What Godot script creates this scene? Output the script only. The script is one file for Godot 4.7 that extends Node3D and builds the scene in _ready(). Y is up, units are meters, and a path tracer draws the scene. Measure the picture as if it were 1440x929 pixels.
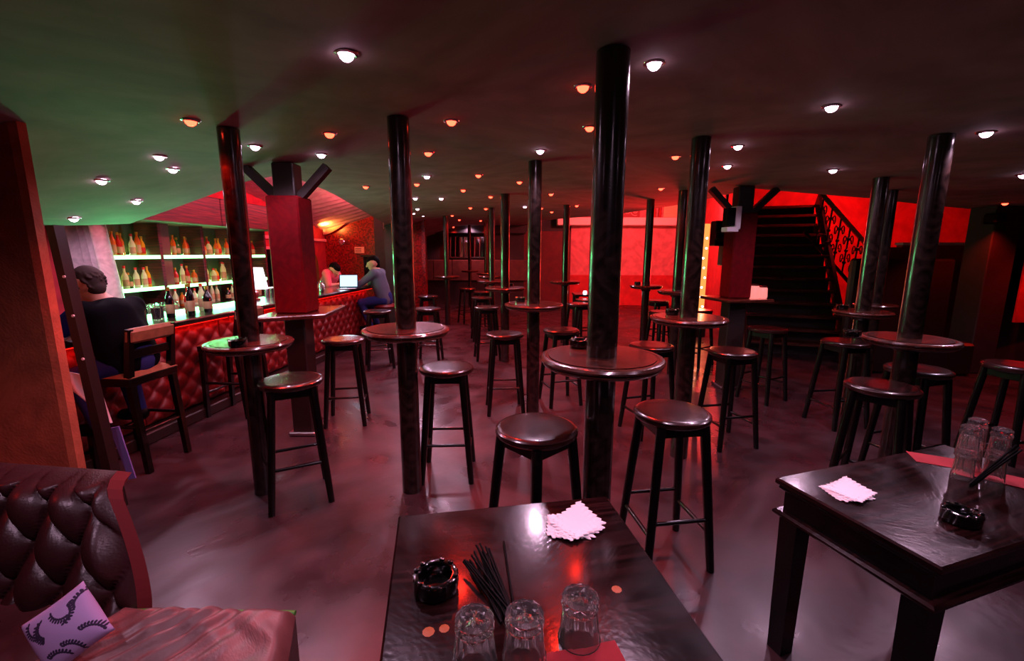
extends Node3D

# ---------------------------------------------------------------- helpers
const B0 := Vector3(-3.05, 0.0, -3.06)      # near foot of the bar; the bar runs away along BU, BN points out into the room
const BTURN := -0.0803
var BU := Vector3(0.0802, 0, -0.9968)
var BN := Vector3(0.9968, 0, 0.0802)
var M := {}
var taken := {}
var rng := RandomNumberGenerator.new()
const ORD := ["first", "second", "third", "fourth", "fifth", "sixth", "seventh", "eighth", "ninth", "tenth", "eleventh", "twelfth", "thirteenth", "fourteenth", "fifteenth", "sixteenth", "seventeenth", "eighteenth"]


class SB:
	var st := SurfaceTool.new()
	var xf := Transform3D.IDENTITY
	var n := 0

	func _init() -> void:
		st.begin(Mesh.PRIMITIVE_TRIANGLES)

	func tri(a: Vector3, b: Vector3, c: Vector3) -> void:      # counter-clockwise seen from outside
		for p in [a, c, b]:
			st.add_vertex(xf * p)
		n += 1

	func quad(a: Vector3, b: Vector3, c: Vector3, d: Vector3) -> void:
		tri(a, b, c)
		tri(a, c, d)

	func box(c: Vector3, s: Vector3, b := 0.0) -> void:
		st.set_smooth_group(0xFFFFFFFF)
		var h := s / 2.0
		b = minf(b, minf(h.x, minf(h.y, h.z)) * 0.98)
		var ax := [Vector3.RIGHT, Vector3.UP, Vector3.BACK]
		for i in 3:
			var u: Vector3 = ax[(i + 1) % 3]
			var v: Vector3 = ax[(i + 2) % 3]
			var w: Vector3 = ax[i]
			var hu := h[(i + 1) % 3]
			var hv := h[(i + 2) % 3]
			for sg in [1.0, -1.0]:
				var o: Vector3 = c + w * (h[i] * sg)
				var p := [o - u * (hu - b) - v * (hv - b), o + u * (hu - b) - v * (hv - b), o + u * (hu - b) + v * (hv - b), o - u * (hu - b) + v * (hv - b)]
				if sg > 0:
					quad(p[0], p[1], p[2], p[3])
				else:
					quad(p[0], p[3], p[2], p[1])
			if b > 0.0:
				for su in [1.0, -1.0]:
					for sv in [1.0, -1.0]:
						var a0: Vector3 = c + u * (hu * su) + v * ((hv - b) * sv)
						var a1: Vector3 = c + u * ((hu - b) * su) + v * (hv * sv)
						var e: Vector3 = w * (h[i] - b)
						if su * sv > 0:
							quad(a0 - e, a1 - e, a1 + e, a0 + e)
						else:
							quad(a0 - e, a0 + e, a1 + e, a1 - e)
		if b > 0.0:
			for sx in [1.0, -1.0]:
				for sy in [1.0, -1.0]:
					for sz in [1.0, -1.0]:
						var s3 := Vector3(sx, sy, sz)
						var px := c + Vector3(h.x, h.y - b, h.z - b) * s3
						var py := c + Vector3(h.x - b, h.y, h.z - b) * s3
						var pz := c + Vector3(h.x - b, h.y - b, h.z) * s3
						if sx * sy * sz > 0:
							tri(px, py, pz)
						else:
							tri(px, pz, py)

	func lathe(prof: Array, segs := 24, c := Vector3.ZERO, flat := false, start := 0.0) -> void:     # prof: Vector2(radius, height) from the bottom outward to the top
		var g := 1
		var last := Vector2.ZERO
		for i in prof.size() - 1:
			var p: Vector2 = prof[i]
			var q: Vector2 = prof[i + 1]
			var d := (q - p).normalized()
			if i > 0 and d.dot(last) < 0.75:
				g += 1
			last = d
			st.set_smooth_group(0xFFFFFFFF if flat else g)
			for k in segs:
				var a0 := start + TAU * k / segs
				var a1 := start + TAU * (k + 1) / segs
				var e0 := Vector3(cos(a0), 0, -sin(a0))
				var e1 := Vector3(cos(a1), 0, -sin(a1))
				var A := c + e0 * p.x + Vector3.UP * p.y
				var B := c + e1 * p.x + Vector3.UP * p.y
				var C := c + e1 * q.x + Vector3.UP * q.y
				var D := c + e0 * q.x + Vector3.UP * q.y
				if p.x > 1e-5:
					tri(A, B, C)
				if q.x > 1e-5:
					tri(A, C, D)

	func tube(pts: Array, rad: Array, segs := 8, caps := true) -> void:
		var rings := []
		var up := Vector3.UP
		for i in pts.size():
			var d: Vector3 = (pts[mini(i + 1, pts.size() - 1)] - pts[maxi(i - 1, 0)]).normalized()
			if absf(d.dot(up)) > 0.95:
				up = Vector3.RIGHT
			var s := d.cross(up).normalized()
			up = s.cross(d).normalized()
			var r: float = rad[mini(i, rad.size() - 1)]
			var ring := []
			for k in segs:
				var a := TAU * k / segs
				ring.append(pts[i] + (s * cos(a) + up * sin(a)) * r)
			rings.append(ring)
		st.set_smooth_group(1)
		for i in pts.size() - 1:
			for k in segs:
				var k1 := (k + 1) % segs
				quad(rings[i][k1], rings[i][k], rings[i + 1][k], rings[i + 1][k1])
		if caps:
			st.set_smooth_group(0xFFFFFFFF)
			for k in range(1, segs - 1):
				tri(rings[0][0], rings[0][k], rings[0][k + 1])
				tri(rings[-1][0], rings[-1][k + 1], rings[-1][k])

	func rod(a: Vector3, b: Vector3, r0: float, r1 := -1.0, segs := 10) -> void:
		tube([a, b], [r0, r0 if r1 < 0 else r1], segs)

	func bar(a: Vector3, b: Vector3, w: float, h: float, w1 := -1.0, h1 := -1.0, side := Vector3.ZERO) -> void:     # square bar from a to b
		st.set_smooth_group(0xFFFFFFFF)
		var d := (b - a).normalized()
		var s := side
		if s == Vector3.ZERO:
			s = d.cross(Vector3.UP) if absf(d.y) < 0.95 else Vector3.RIGHT
		s = (s - d * s.dot(d)).normalized()
		var u := s.cross(d).normalized()
		var P := []
		for e in [[a, w, h], [b, w if w1 < 0 else w1, h if h1 < 0 else h1]]:
			for m in [[-1, -1], [1, -1], [1, 1], [-1, 1]]:
				P.append(e[0] + s * (m[0] * e[1] / 2.0) + u * (m[1] * e[2] / 2.0))
		for k in 4:
			var k1 := (k + 1) % 4
			quad(P[k], P[k + 4], P[k1 + 4], P[k1])
		quad(P[0], P[1], P[2], P[3])
		quad(P[7], P[6], P[5], P[4])

	func prism(poly: Array, y0: float, y1: float, b := 0.0) -> void:      # poly of Vector2(x, z)
		st.set_smooth_group(0xFFFFFFFF)
		var pk := PackedVector2Array(poly)
		var ar := 0.0
		for i in pk.size():
			ar += pk[i].cross(pk[(i + 1) % pk.size()])
		if ar > 0:
			pk.reverse()
		var inner := pk
		if b > 0:
			var off := Geometry2D.offset_polygon(pk, -b, Geometry2D.JOIN_MITER)
			if off.size() and off[0].size() == pk.size():
				inner = off[0]
				var best := 0
				for i in inner.size():
					if inner[i].distance_to(pk[0]) < inner[best].distance_to(pk[0]):
						best = i
				var same := PackedVector2Array()
				for i in inner.size():
					same.append(inner[(best + i) % inner.size()])
				if same[1].distance_to(pk[1]) > same[-1].distance_to(pk[1]):
					same.reverse()
					same.insert(0, same[-1])
					same.remove_at(same.size() - 1)
				inner = same
		var v := func(p: Vector2, y: float) -> Vector3: return Vector3(p.x, y, p.y)
		var t := Geometry2D.triangulate_polygon(inner)
		for i in range(0, t.size(), 3):
			var a := inner[t[i]]
			var bb := inner[t[i + 1]]
			var cc := inner[t[i + 2]]
			if (bb - a).cross(cc - a) > 0:
				var sw := bb
				bb = cc
				cc = sw
			tri(v.call(a, y1), v.call(bb, y1), v.call(cc, y1))
			tri(v.call(a, y0), v.call(cc, y0), v.call(bb, y0))
		for i in pk.size():
			var j := (i + 1) % pk.size()
			var bb2 := b if inner != pk else 0.0
			quad(v.call(pk[i], y0 + bb2), v.call(pk[j], y0 + bb2), v.call(pk[j], y1 - bb2), v.call(pk[i], y1 - bb2))
			if bb2 > 0:
				quad(v.call(pk[i], y1 - bb2), v.call(pk[j], y1 - bb2), v.call(inner[j], y1), v.call(inner[i], y1))
				quad(v.call(inner[i], y0), v.call(inner[j], y0), v.call(pk[j], y0 + bb2), v.call(pk[i], y0 + bb2))

	func grid(nu: int, nv: int, f: Callable, uv := false) -> void:
		st.set_smooth_group(1)
		var P := []
		for j in nv + 1:
			for i in nu + 1:
				P.append(f.call(float(i) / nu, float(j) / nv))
		for j in nv:
			for i in nu:
				var a := j * (nu + 1) + i
				var ids := [a, a + 1, a + nu + 2, a, a + nu + 2, a + nu + 1]
				for t in [[0, 1, 2], [3, 4, 5]]:
					for q in [t[0], t[2], t[1]]:
						var id: int = ids[q]
						if uv:
							st.set_uv(Vector2(float(id % (nu + 1)) / nu, 1.0 - float(id / (nu + 1)) / nv))
						st.add_vertex(xf * P[id])
					n += 1

	func done() -> ArrayMesh:
		st.generate_normals()
		return st.commit()


func sb() -> SB:
	return SB.new()


func numbered(called: String) -> String:
	var k: int = taken.get(called, 0)
	taken[called] = k + 1
	return called if k == 0 else "%s_%03d" % [called, k]


func tag(o: Node3D, label: String, category: String, group := "", kind := "") -> Node3D:
	if label:
		o.set_meta("label", label)
	if category:
		o.set_meta("category", category)
	if group:
		o.set_meta("group", group)
	if kind:
		o.set_meta("kind", kind)
	return o


func mi(called: String, mesh: Mesh, m: Material, parent: Node = self) -> MeshInstance3D:
	var o := MeshInstance3D.new()
	o.name = numbered(called) if parent == self else called
	o.mesh = mesh
	o.material_override = m
	o.cast_shadow = GeometryInstance3D.SHADOW_CASTING_SETTING_ON
	parent.add_child(o, true)
	return o


func ob(called: String, s: SB, m: Material, parent: Node = self) -> MeshInstance3D:
	return mi(called, s.done(), m, parent)


func thing(called: String, label: String, category: String, at := Vector3.ZERO, turn := 0.0, group := "") -> Node3D:
	var o := Node3D.new()
	o.name = numbered(called)
	add_child(o)
	o.position = at
	o.rotation.y = turn
	tag(o, label, category, group)
	return o


func copy(src: Node3D, at: Vector3, turn: float, label: String, group := "") -> Node3D:
	var base := str(src.name)
	if base.length() > 4 and base[-4] == "_" and base.right(3).is_valid_int():
		base = base.left(-4)
	var r: Node3D = src.duplicate()
	r.name = numbered(base)
	add_child(r)
	r.position = at
	r.rotation.y = turn
	r.set_meta("label", label)
	if group:
		r.set_meta("group", group)
	return r


func struct(called: String, s: SB, m: Material, parent: Node = self) -> MeshInstance3D:
	var o := ob(called, s, m, parent)
	if parent == self:
		o.set_meta("kind", "structure")
	return o


func bp(u: float, v: float, y: float) -> Vector3:
	return B0 + BU * u + BN * v + Vector3.UP * y


func ceil_y(x: float, z: float) -> float:
	var dx := x - 0.5
	var d := 0.042 * dx * dx / (1.0 + (z / 5.0) * (z / 5.0))
	var v := (x + 3.05) * BN.x + (z + 3.06) * BN.z
	return 2.365 - 0.22 * (1.0 - exp(-d / 0.22)) - clampf(0.27 * (0.7 - v), 0.0, 0.36)


func noise_tex(fr: float, oct: int, lo: Color, hi: Color, stretch := Vector2.ONE, sd := 1, size := 512, bump := false) -> Texture2D:
	var f := FastNoiseLite.new()
	f.seed = sd
	f.noise_type = FastNoiseLite.TYPE_SIMPLEX_SMOOTH
	f.frequency = 1.0
	f.fractal_octaves = oct
	var im := Image.create(size, size, false, Image.FORMAT_RGB8)
	# noise laid on a torus so that the picture repeats without a seam
	for y in size:
		var b := TAU * y / size
		for x in size:
			var a := TAU * x / size
			var q := f.get_noise_3d(cos(a) * fr * stretch.x + 7.3, sin(a) * fr * stretch.x + cos(b) * fr * stretch.y, sin(b) * fr * stretch.y) * 0.5 + 0.5
			im.set_pixel(x, y, lo.lerp(hi, clampf((q - 0.5) * 1.8 + 0.5, 0, 1)))
	if bump:
		im.bump_map_to_normal_map(3.0)
	return ImageTexture.create_from_image(im)


func mat(called: String, c: Color, rough := 0.6, metal := 0.0, coat := 0.0) -> StandardMaterial3D:
	var m := StandardMaterial3D.new()
	m.resource_name = called
	m.albedo_color = c
	m.roughness = rough
	m.metallic = metal
	if coat > 0:
		m.clearcoat_enabled = true
		m.clearcoat = coat
		m.clearcoat_roughness = 0.12
	M[called] = m
	return m


func textured(m: StandardMaterial3D, t: Texture2D, scale: Vector3, rough: Texture2D = null, nrm: Texture2D = null, nscale := 0.5, world := false) -> StandardMaterial3D:
	m.albedo_texture = t
	m.uv1_triplanar = true
	m.uv1_world_triplanar = world
	m.uv1_scale = scale
	if rough:
		m.roughness_texture = rough
	if nrm:
		m.normal_enabled = true
		m.normal_texture = nrm
		m.normal_scale = nscale
	return m


func dull(m: StandardMaterial3D, spec: float) -> void:
	m.metallic_specular = spec


func glow(called: String, c: Color, e: float) -> StandardMaterial3D:
	var m := mat(called, Color(0.1, 0.1, 0.1), 0.5)
	m.emission_enabled = true
	m.emission = c
	m.emission_energy_multiplier = e
	return m


func area(parent: Node, at: Vector3, towards: Vector3, size: Vector2, c: Color, e: float, called := "panel_light", along := Vector3.ZERO) -> void:
	var l := AreaLight3D.new()
	l.name = called
	l.area_size = size
	l.area_normalize_energy = true
	l.light_color = c
	l.light_energy = e
	l.shadow_enabled = true
	l.area_range = 20.0
	l.area_attenuation = 2.0
	parent.add_child(l, true)
	l.position = at
	var t := towards.normalized()
	l.transform.basis = Basis.looking_at(t, Vector3.UP if absf(t.y) < 0.95 else Vector3.RIGHT)
	if along != Vector3.ZERO:
		var x := (along - t * along.dot(t)).normalized()
		l.transform.basis = Basis(x, (-t).cross(x), -t)


func spot(parent: Node, at: Vector3, towards: Vector3, c: Color, e: float, ang: float, size := 0.03, called := "bulb_light") -> void:
	var l := SpotLight3D.new()
	l.name = called
	l.light_color = c
	l.light_energy = e
	l.spot_angle = ang
	l.spot_angle_attenuation = 0.6
	l.spot_range = 20.0
	l.spot_attenuation = 2.0
	l.light_size = size
	l.shadow_enabled = true
	parent.add_child(l, true)
	l.position = at
	var t := towards.normalized()
	l.transform.basis = Basis.looking_at(t, Vector3.UP if absf(t.y) < 0.95 else Vector3.RIGHT)


func omni(parent: Node, at: Vector3, c: Color, e: float, size := 0.05, called := "bulb_light") -> void:
	var l := OmniLight3D.new()
	l.name = called
	l.light_color = c
	l.light_energy = e
	l.omni_range = 20.0
	l.omni_attenuation = 2.0
	l.light_size = size
	l.shadow_enabled = true
	parent.add_child(l, true)
	l.position = at


# a smooth body from tapered bones [a, b, ra, rb], meshed by surface nets
func blob(bones: Array, cell: float, k := 0.03, grow := 0.0) -> ArrayMesh:
	var lo := Vector3.ONE * 1e6
	var hi := -lo
	for b in bones:
		var r: float = maxf(b[2], b[3]) + grow + cell * 3
		for p in [b[0], b[1]]:
			lo = lo.min(p - Vector3.ONE * r)
			hi = hi.max(p + Vector3.ONE * r)
	var nx := int((hi.x - lo.x) / cell) + 2
	var ny := int((hi.y - lo.y) / cell) + 2
	var nz := int((hi.z - lo.z) / cell) + 2
	var F := PackedFloat32Array()
	F.resize(nx * ny * nz)
	F.fill(1.0)
	for b in bones:
		var A: Vector3 = b[0]
		var ba: Vector3 = b[1] - A
		var l2 := maxf(ba.length_squared(), 1e-9)
		var ra: float = b[2] + grow
		var rb: float = b[3] + grow
		var pad := Vector3.ONE * (maxf(ra, rb) + cell * 2.5 + k)
		var i0 := Vector3i(((A.min(b[1]) - pad - lo) / cell).floor()).clamp(Vector3i.ZERO, Vector3i(nx - 1, ny - 1, nz - 1))
		var i1 := Vector3i(((A.max(b[1]) + pad - lo) / cell).ceil()).clamp(Vector3i.ZERO, Vector3i(nx - 1, ny - 1, nz - 1))
		for z in range(i0.z, i1.z + 1):
			for y in range(i0.y, i1.y + 1):
				var row := (z * ny + y) * nx
				for x in range(i0.x, i1.x + 1):
					var pa := lo + Vector3(x, y, z) * cell - A
					var h := clampf(pa.dot(ba) / l2, 0.0, 1.0)
					var d := (pa - ba * h).length() - lerpf(ra, rb, h)
					var f := F[row + x]
					var s := maxf(k - absf(f - d), 0.0) / k
					F[row + x] = minf(f, d) - s * s * k * 0.25
	var st := SurfaceTool.new()
	st.begin(Mesh.PRIMITIVE_TRIANGLES)
	st.set_smooth_group(0)
	var id := {}
	var P := []
	var off := [0, 1, nx, nx + 1, nx * ny, nx * ny + 1, nx * ny + nx, nx * ny + nx + 1]
	for z in nz - 1:
		for y in ny - 1:
			var row := (z * ny + y) * nx
			for x in nx - 1:
				var at := row + x
				var inside := 0
				for o in off:
					if F[at + o] < 0:
						inside += 1
				if inside == 0 or inside == 8:
					continue
				var sum := Vector3.ZERO
				var cnt := 0
				for e in [[0, 1], [2, 3], [4, 5], [6, 7], [0, 2], [1, 3], [4, 6], [5, 7], [0, 4], [1, 5], [2, 6], [3, 7]]:
					var fa := F[at + off[e[0]]]
					var fb := F[at + off[e[1]]]
					if (fa < 0) != (fb < 0):
						var t := fa / (fa - fb)
						var ca := Vector3(e[0] & 1, (e[0] >> 1) & 1, e[0] >> 2)
						var cb := Vector3(e[1] & 1, (e[1] >> 1) & 1, e[1] >> 2)
						sum += ca.lerp(cb, t)
						cnt += 1
				id[at] = P.size()
				P.append(lo + (Vector3(x, y, z) + sum / cnt) * cell)
	for at in id:
		for ax in 3:
			var step: int = [1, nx, nx * ny][ax]
			var s1: int = [nx, nx * ny, 1][ax]
			var s2: int = [nx * ny, 1, nx][ax]
			if (F[at] < 0) == (F[at + step] < 0):
				continue
			if not (id.has(at - s1) and id.has(at - s2) and id.has(at - s1 - s2)):
				continue
			var q := [P[id[at - s1 - s2]], P[id[at - s2]], P[id[at]], P[id[at - s1]]]
			if F[at] >= 0:
				q.reverse()
			for t in [0, 2, 1, 0, 3, 2]:
				st.add_vertex(q[t])
	st.generate_normals()
	return st.commit()


# ---------------------------------------------------------------- the scene
func _ready() -> void:
	rng.seed = 7
	set_view()
	materials()
	shell()
	bar_side()
	red_room()
	stair_side()
	columns()
	tables_and_stools()
	ceiling_lights()
	bar_things()
	people()
	sofa()
	coffee_tables()


func set_view() -> void:
	var cam := Camera3D.new()
	cam.name = "camera"
	add_child(cam)
	cam.position = Vector3(0, 1.555, 0)
	cam.rotation = Vector3(-0.173, 0, 0.003)
	cam.fov = rad_to_deg(2.0 * atan(464.5 / 620.0))
	cam.near = 0.05
	cam.far = 60.0
	cam.current = true
	var e := Environment.new()
	e.background_mode = Environment.BG_COLOR
	e.background_color = Color(0.0, 0.0, 0.0)
	e.tonemap_mode = Environment.TONE_MAPPER_LINEAR
	e.tonemap_exposure = 1.0
	e.sdfgi_enabled = true
	e.ssao_enabled = true
	e.ssil_enabled = true
	var w := WorldEnvironment.new()
	w.name = "environment"
	w.environment = e
	add_child(w)


const LAMP_WHITE := Color(1.0, 0.80, 0.94)
const LAMP_RED := Color(1.0, 0.16, 0.10)
const WHITE_POWER := 0.95
const RED_POWER := 1.7
const GREEN_POWER := 0.6
const COUNTER_POWER := 0.15
const WASH_POWER := 4.5
const FLOOD_POWER := 11.0


func materials() -> void:
	var soft := noise_tex(1.2, 5, Color(0.82, 0.82, 0.82), Color(1, 1, 1), Vector2.ONE, 3)
	var floor_t := noise_tex(1.6, 6, Color(0.62, 0.6, 0.6), Color(1, 1, 1), Vector2.ONE, 31)
	var grain := noise_tex(1.0, 5, Color(0.28, 0.25, 0.25), Color(1, 1, 1), Vector2(0.6, 9.0), 5)
	var blot := noise_tex(1.5, 6, Color(0.30, 0.24, 0.22), Color(1, 1, 1), Vector2.ONE, 41)
	var patch := noise_tex(0.8, 6, Color(0.35, 0.35, 0.35), Color(1, 1, 1), Vector2.ONE, 9)
	var leather_n := noise_tex(9.0, 3, Color.BLACK, Color.WHITE, Vector2.ONE, 12, 512, true)
	textured(mat("floor_paint", Color(0.235, 0.17, 0.185), 0.5), floor_t, Vector3(0.31, 0.31, 0.31), patch, leather_n, 0.02, true)
	textured(mat("ceiling_paint", Color(0.56, 0.475, 0.46), 0.85), soft, Vector3(0.4, 0.4, 0.4), null, null, 0.5, true)
	textured(mat("partition_paint", Color(0.74, 0.36, 0.24), 0.8), soft, Vector3(0.9, 0.9, 0.9), null, leather_n, 0.2, true)
	textured(mat("brown_wall", Color(0.36, 0.22, 0.18), 0.75), soft, Vector3(0.7, 0.7, 0.7), null, null, 0.5, true)
	textured(mat("dark_wall", Color(0.16, 0.11, 0.11), 0.7), soft, Vector3(0.7, 0.7, 0.7), null, null, 0.5, true)
	textured(mat("crimson_wall", Color(0.72, 0.16, 0.22), 0.75), soft, Vector3(0.8, 0.8, 0.8), null, null, 0.5, true)
	textured(mat("red_wall", Color(0.80, 0.16, 0.17), 0.75), soft, Vector3(0.5, 0.5, 0.5), null, null, 0.5, true)
	textured(mat("coral_wall", Color(0.88, 0.50, 0.50), 0.7), soft, Vector3(0.5, 0.5, 0.5), null, null, 0.5, true)
	textured(mat("maroon_wall", Color(0.40, 0.06, 0.08), 0.6), soft, Vector3(0.6, 0.6, 0.6), null, null, 0.5, true)
	mat("pale_ledge", Color(0.92, 0.80, 0.76), 0.6)
	textured(mat("fabric_roof", Color(0.80, 0.68, 0.68), 0.9), soft, Vector3(1, 1, 1), null, null, 0.5, true)
	mat("cream_board", Color(0.93, 0.74, 0.56), 0.7)
	textured(mat("black_lacquer", Color(0.05, 0.03, 0.028), 0.32, 0.0, 0.5), grain, Vector3(1.7, 1.7, 1.7), null, leather_n, 0.06)
	textured(mat("pole_lacquer", Color(0.17, 0.115, 0.10), 0.24, 0.0, 0.8), blot, Vector3(2, 2, 2), null, leather_n, 0.06)
	textured(mat("seat_wood", Color(0.22, 0.10, 0.09), 0.25, 0.0, 0.5), grain, Vector3(1.3, 1.3, 1.3), null, leather_n, 0.07)
	textured(mat("top_wood", Color(0.40, 0.19, 0.14), 0.26, 0.0, 0.6), grain, Vector3(1.1, 1.1, 1.1), null, leather_n, 0.06)
	textured(mat("table_wood", Color(0.17, 0.085, 0.085), 0.3, 0.0, 0.5), grain, Vector3(0.9, 0.9, 0.9), patch, leather_n, 0.04)
	mat("dark_wood", Color(0.10, 0.055, 0.045), 0.45)
	textured(mat("bar_wood", Color(0.17, 0.08, 0.065), 0.3, 0.0, 0.7), grain, Vector3(0.9, 0.9, 0.9))
	textured(mat("red_wood", Color(0.40, 0.08, 0.11), 0.5), grain, Vector3(0.8, 0.8, 0.8))
	textured(mat("red_post", Color(0.36, 0.008, 0.04), 0.6), soft, Vector3(2, 2, 2), null, leather_n, 0.08)
	textured(mat("red_leather", Color(0.43, 0.035, 0.04), 0.42), soft, Vector3(2, 2, 2), null, leather_n, 0.15)
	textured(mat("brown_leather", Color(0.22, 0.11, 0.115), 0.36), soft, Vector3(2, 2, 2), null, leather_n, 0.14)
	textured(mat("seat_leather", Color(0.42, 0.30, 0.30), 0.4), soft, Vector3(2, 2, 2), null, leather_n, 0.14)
	textured(mat("tan_leather", Color(0.55, 0.36, 0.24), 0.5), soft, Vector3(2, 2, 2), null, leather_n, 0.25)
	mat("red_velvet", Color(0.36, 0.02, 0.05), 0.85)
	mat("green_piping", Color(0.20, 0.55, 0.15), 0.5)
	mat("black_glass", Color(0.012, 0.012, 0.013), 0.06, 0.0, 1.0)
	mat("black_plastic", Color(0.02, 0.02, 0.022), 0.5)
	mat("white_plastic", Color(0.88, 0.86, 0.88), 0.5)
	mat("white_paper", Color(0.95, 0.92, 0.94), 0.9)
	dull(M.red_post, 0.2)
	dull(M.table_wood, 0.3)
	dull(M.black_lacquer, 0.35)
	dull(M.black_plastic, 0.2)
	mat("red_paper", Color(0.58, 0.10, 0.14), 0.85)
	mat("orange_stain", Color(0.62, 0.29, 0.05), 0.5)
	mat("chrome", Color(0.75, 0.72, 0.74), 0.22, 1.0)
	mat("iron", Color(0.10, 0.06, 0.05), 0.45, 0.3)
	textured(mat("rail_wood", Color(0.50, 0.40, 0.20), 0.4, 0.0, 0.4), grain, Vector3(2, 2, 2))
	mat("mirror", Color(0.65, 0.6, 0.65), 0.05, 1.0)
	mat("smoked_mirror", Color(0.36, 0.40, 0.30), 0.25, 0.6)
	mat("dark_screen", Color(0.03, 0.035, 0.06), 0.12, 0.0, 0.6)
	mat("pink_frame", Color(0.85, 0.55, 0.60), 0.5)
	var g := mat("clear_glass", Color(1, 1, 1, 0.02), 0.0)
	g.refraction_enabled = true
	g.refraction_scale = 0.05
	var cl := textured(mat("sheer_curtain", Color(0.86, 0.78, 0.80), 0.9), soft, Vector3(2, 2, 2))
	cl.backlight_enabled = true
	cl.backlight = Color(0.9, 0.85, 0.86)
	var mosaic := mat("red_mosaic", Color(0.62, 0.07, 0.05), 0.35)
	var im := Image.create(128, 128, false, Image.FORMAT_RGB8)
	for y in 32:
		for x in 32:
			var t := rng.randf()
			im.fill_rect(Rect2i(x * 4, y * 4, 4, 4), Color(0.85, 0.45, 0.25) if t > 0.97 else Color(1, 1, 1).darkened(rng.randf() * 0.55))
	textured(mosaic, ImageTexture.create_from_image(im), Vector3(1.1, 1.1, 1.1), null, null, 0.5, true)
	glow("bulb_white", LAMP_WHITE, 22.0)
	glow("bulb_red", Color(1.0, 0.22, 0.14), 12.0)
	glow("led_green", Color(0.55, 1.0, 0.62), 5.0)
	glow("led_red", Color(1.0, 0.10, 0.07), 1.6)
	glow("led_amber", Color(1.0, 0.62, 0.30), 1.3)
	glow("lamp_shade_glow", Color(1.0, 0.93, 1.0), 2.6)
	glow("screen_glow", Color(0.75, 0.88, 1.0), 1.6)
	glow("lantern_glow", Color(1.0, 0.52, 0.50), 1.2)
	glow("tea_light", Color(0.9, 0.95, 1.0), 9.0)
	mat("skin", Color(0.74, 0.50, 0.42), 0.6)
	mat("grey_hair", Color(0.22, 0.175, 0.165), 0.8)
	mat("dark_hair", Color(0.03, 0.02, 0.02), 0.7)
	mat("navy_vest", Color(0.022, 0.026, 0.04), 0.85)
	mat("blue_cloth", Color(0.10, 0.14, 0.42), 0.85)
	mat("denim", Color(0.16, 0.18, 0.38), 0.9)
	mat("pink_cloth", Color(0.78, 0.30, 0.36), 0.85)
	mat("grey_cloth", Color(0.30, 0.30, 0.36), 0.85)
	for c in ["navy_vest", "denim", "blue_cloth", "grey_hair", "dark_hair"]:
		dull(M[c], 0.15)
	mat("eye_white", Color(0.8, 0.78, 0.76), 0.3)
	for c in [["amber", Color(0.72, 0.34, 0.06)], ["pale", Color(0.75, 0.80, 0.62)], ["green", Color(0.10, 0.34, 0.10)], ["ruby", Color(0.62, 0.07, 0.05)], ["golden", Color(0.85, 0.62, 0.12)], ["black", Color(0.03, 0.03, 0.035)]]:
		var b := mat("bottle_" + c[0], c[1], 0.12, 0.0, 0.6)
		if c[0] != "black":
			b.backlight_enabled = true
			b.backlight = (c[1] as Color).lightened(0.25)
	mat("label_cream", Color(0.62, 0.52, 0.36), 0.8)
	mat("label_red", Color(0.75, 0.10, 0.08), 0.7)
	mat("cap_gold", Color(0.75, 0.55, 0.2), 0.35, 0.8)
	mat("lime", Color(0.62, 0.66, 0.15), 0.5)
	mat("olive_panel", Color(0.36, 0.30, 0.08), 0.5)


# ---------------------------------------------------------------- the room
func wall_run(called: String, pts: Array, y0: float, y1: float, thick: float, m: Material) -> void:      # vertical wall along pts (x, z)
	var s := sb()
	for i in pts.size() - 1:
		var a: Vector2 = pts[i]
		var b: Vector2 = pts[i + 1]
		var nrm := (b - a).normalized().orthogonal() * thick
		s.prism([a, b, b + nrm, a + nrm], y0, y1)
	struct(called, s, m)


func v2(p: Vector3) -> Vector2:
	return Vector2(p.x, p.z)


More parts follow.
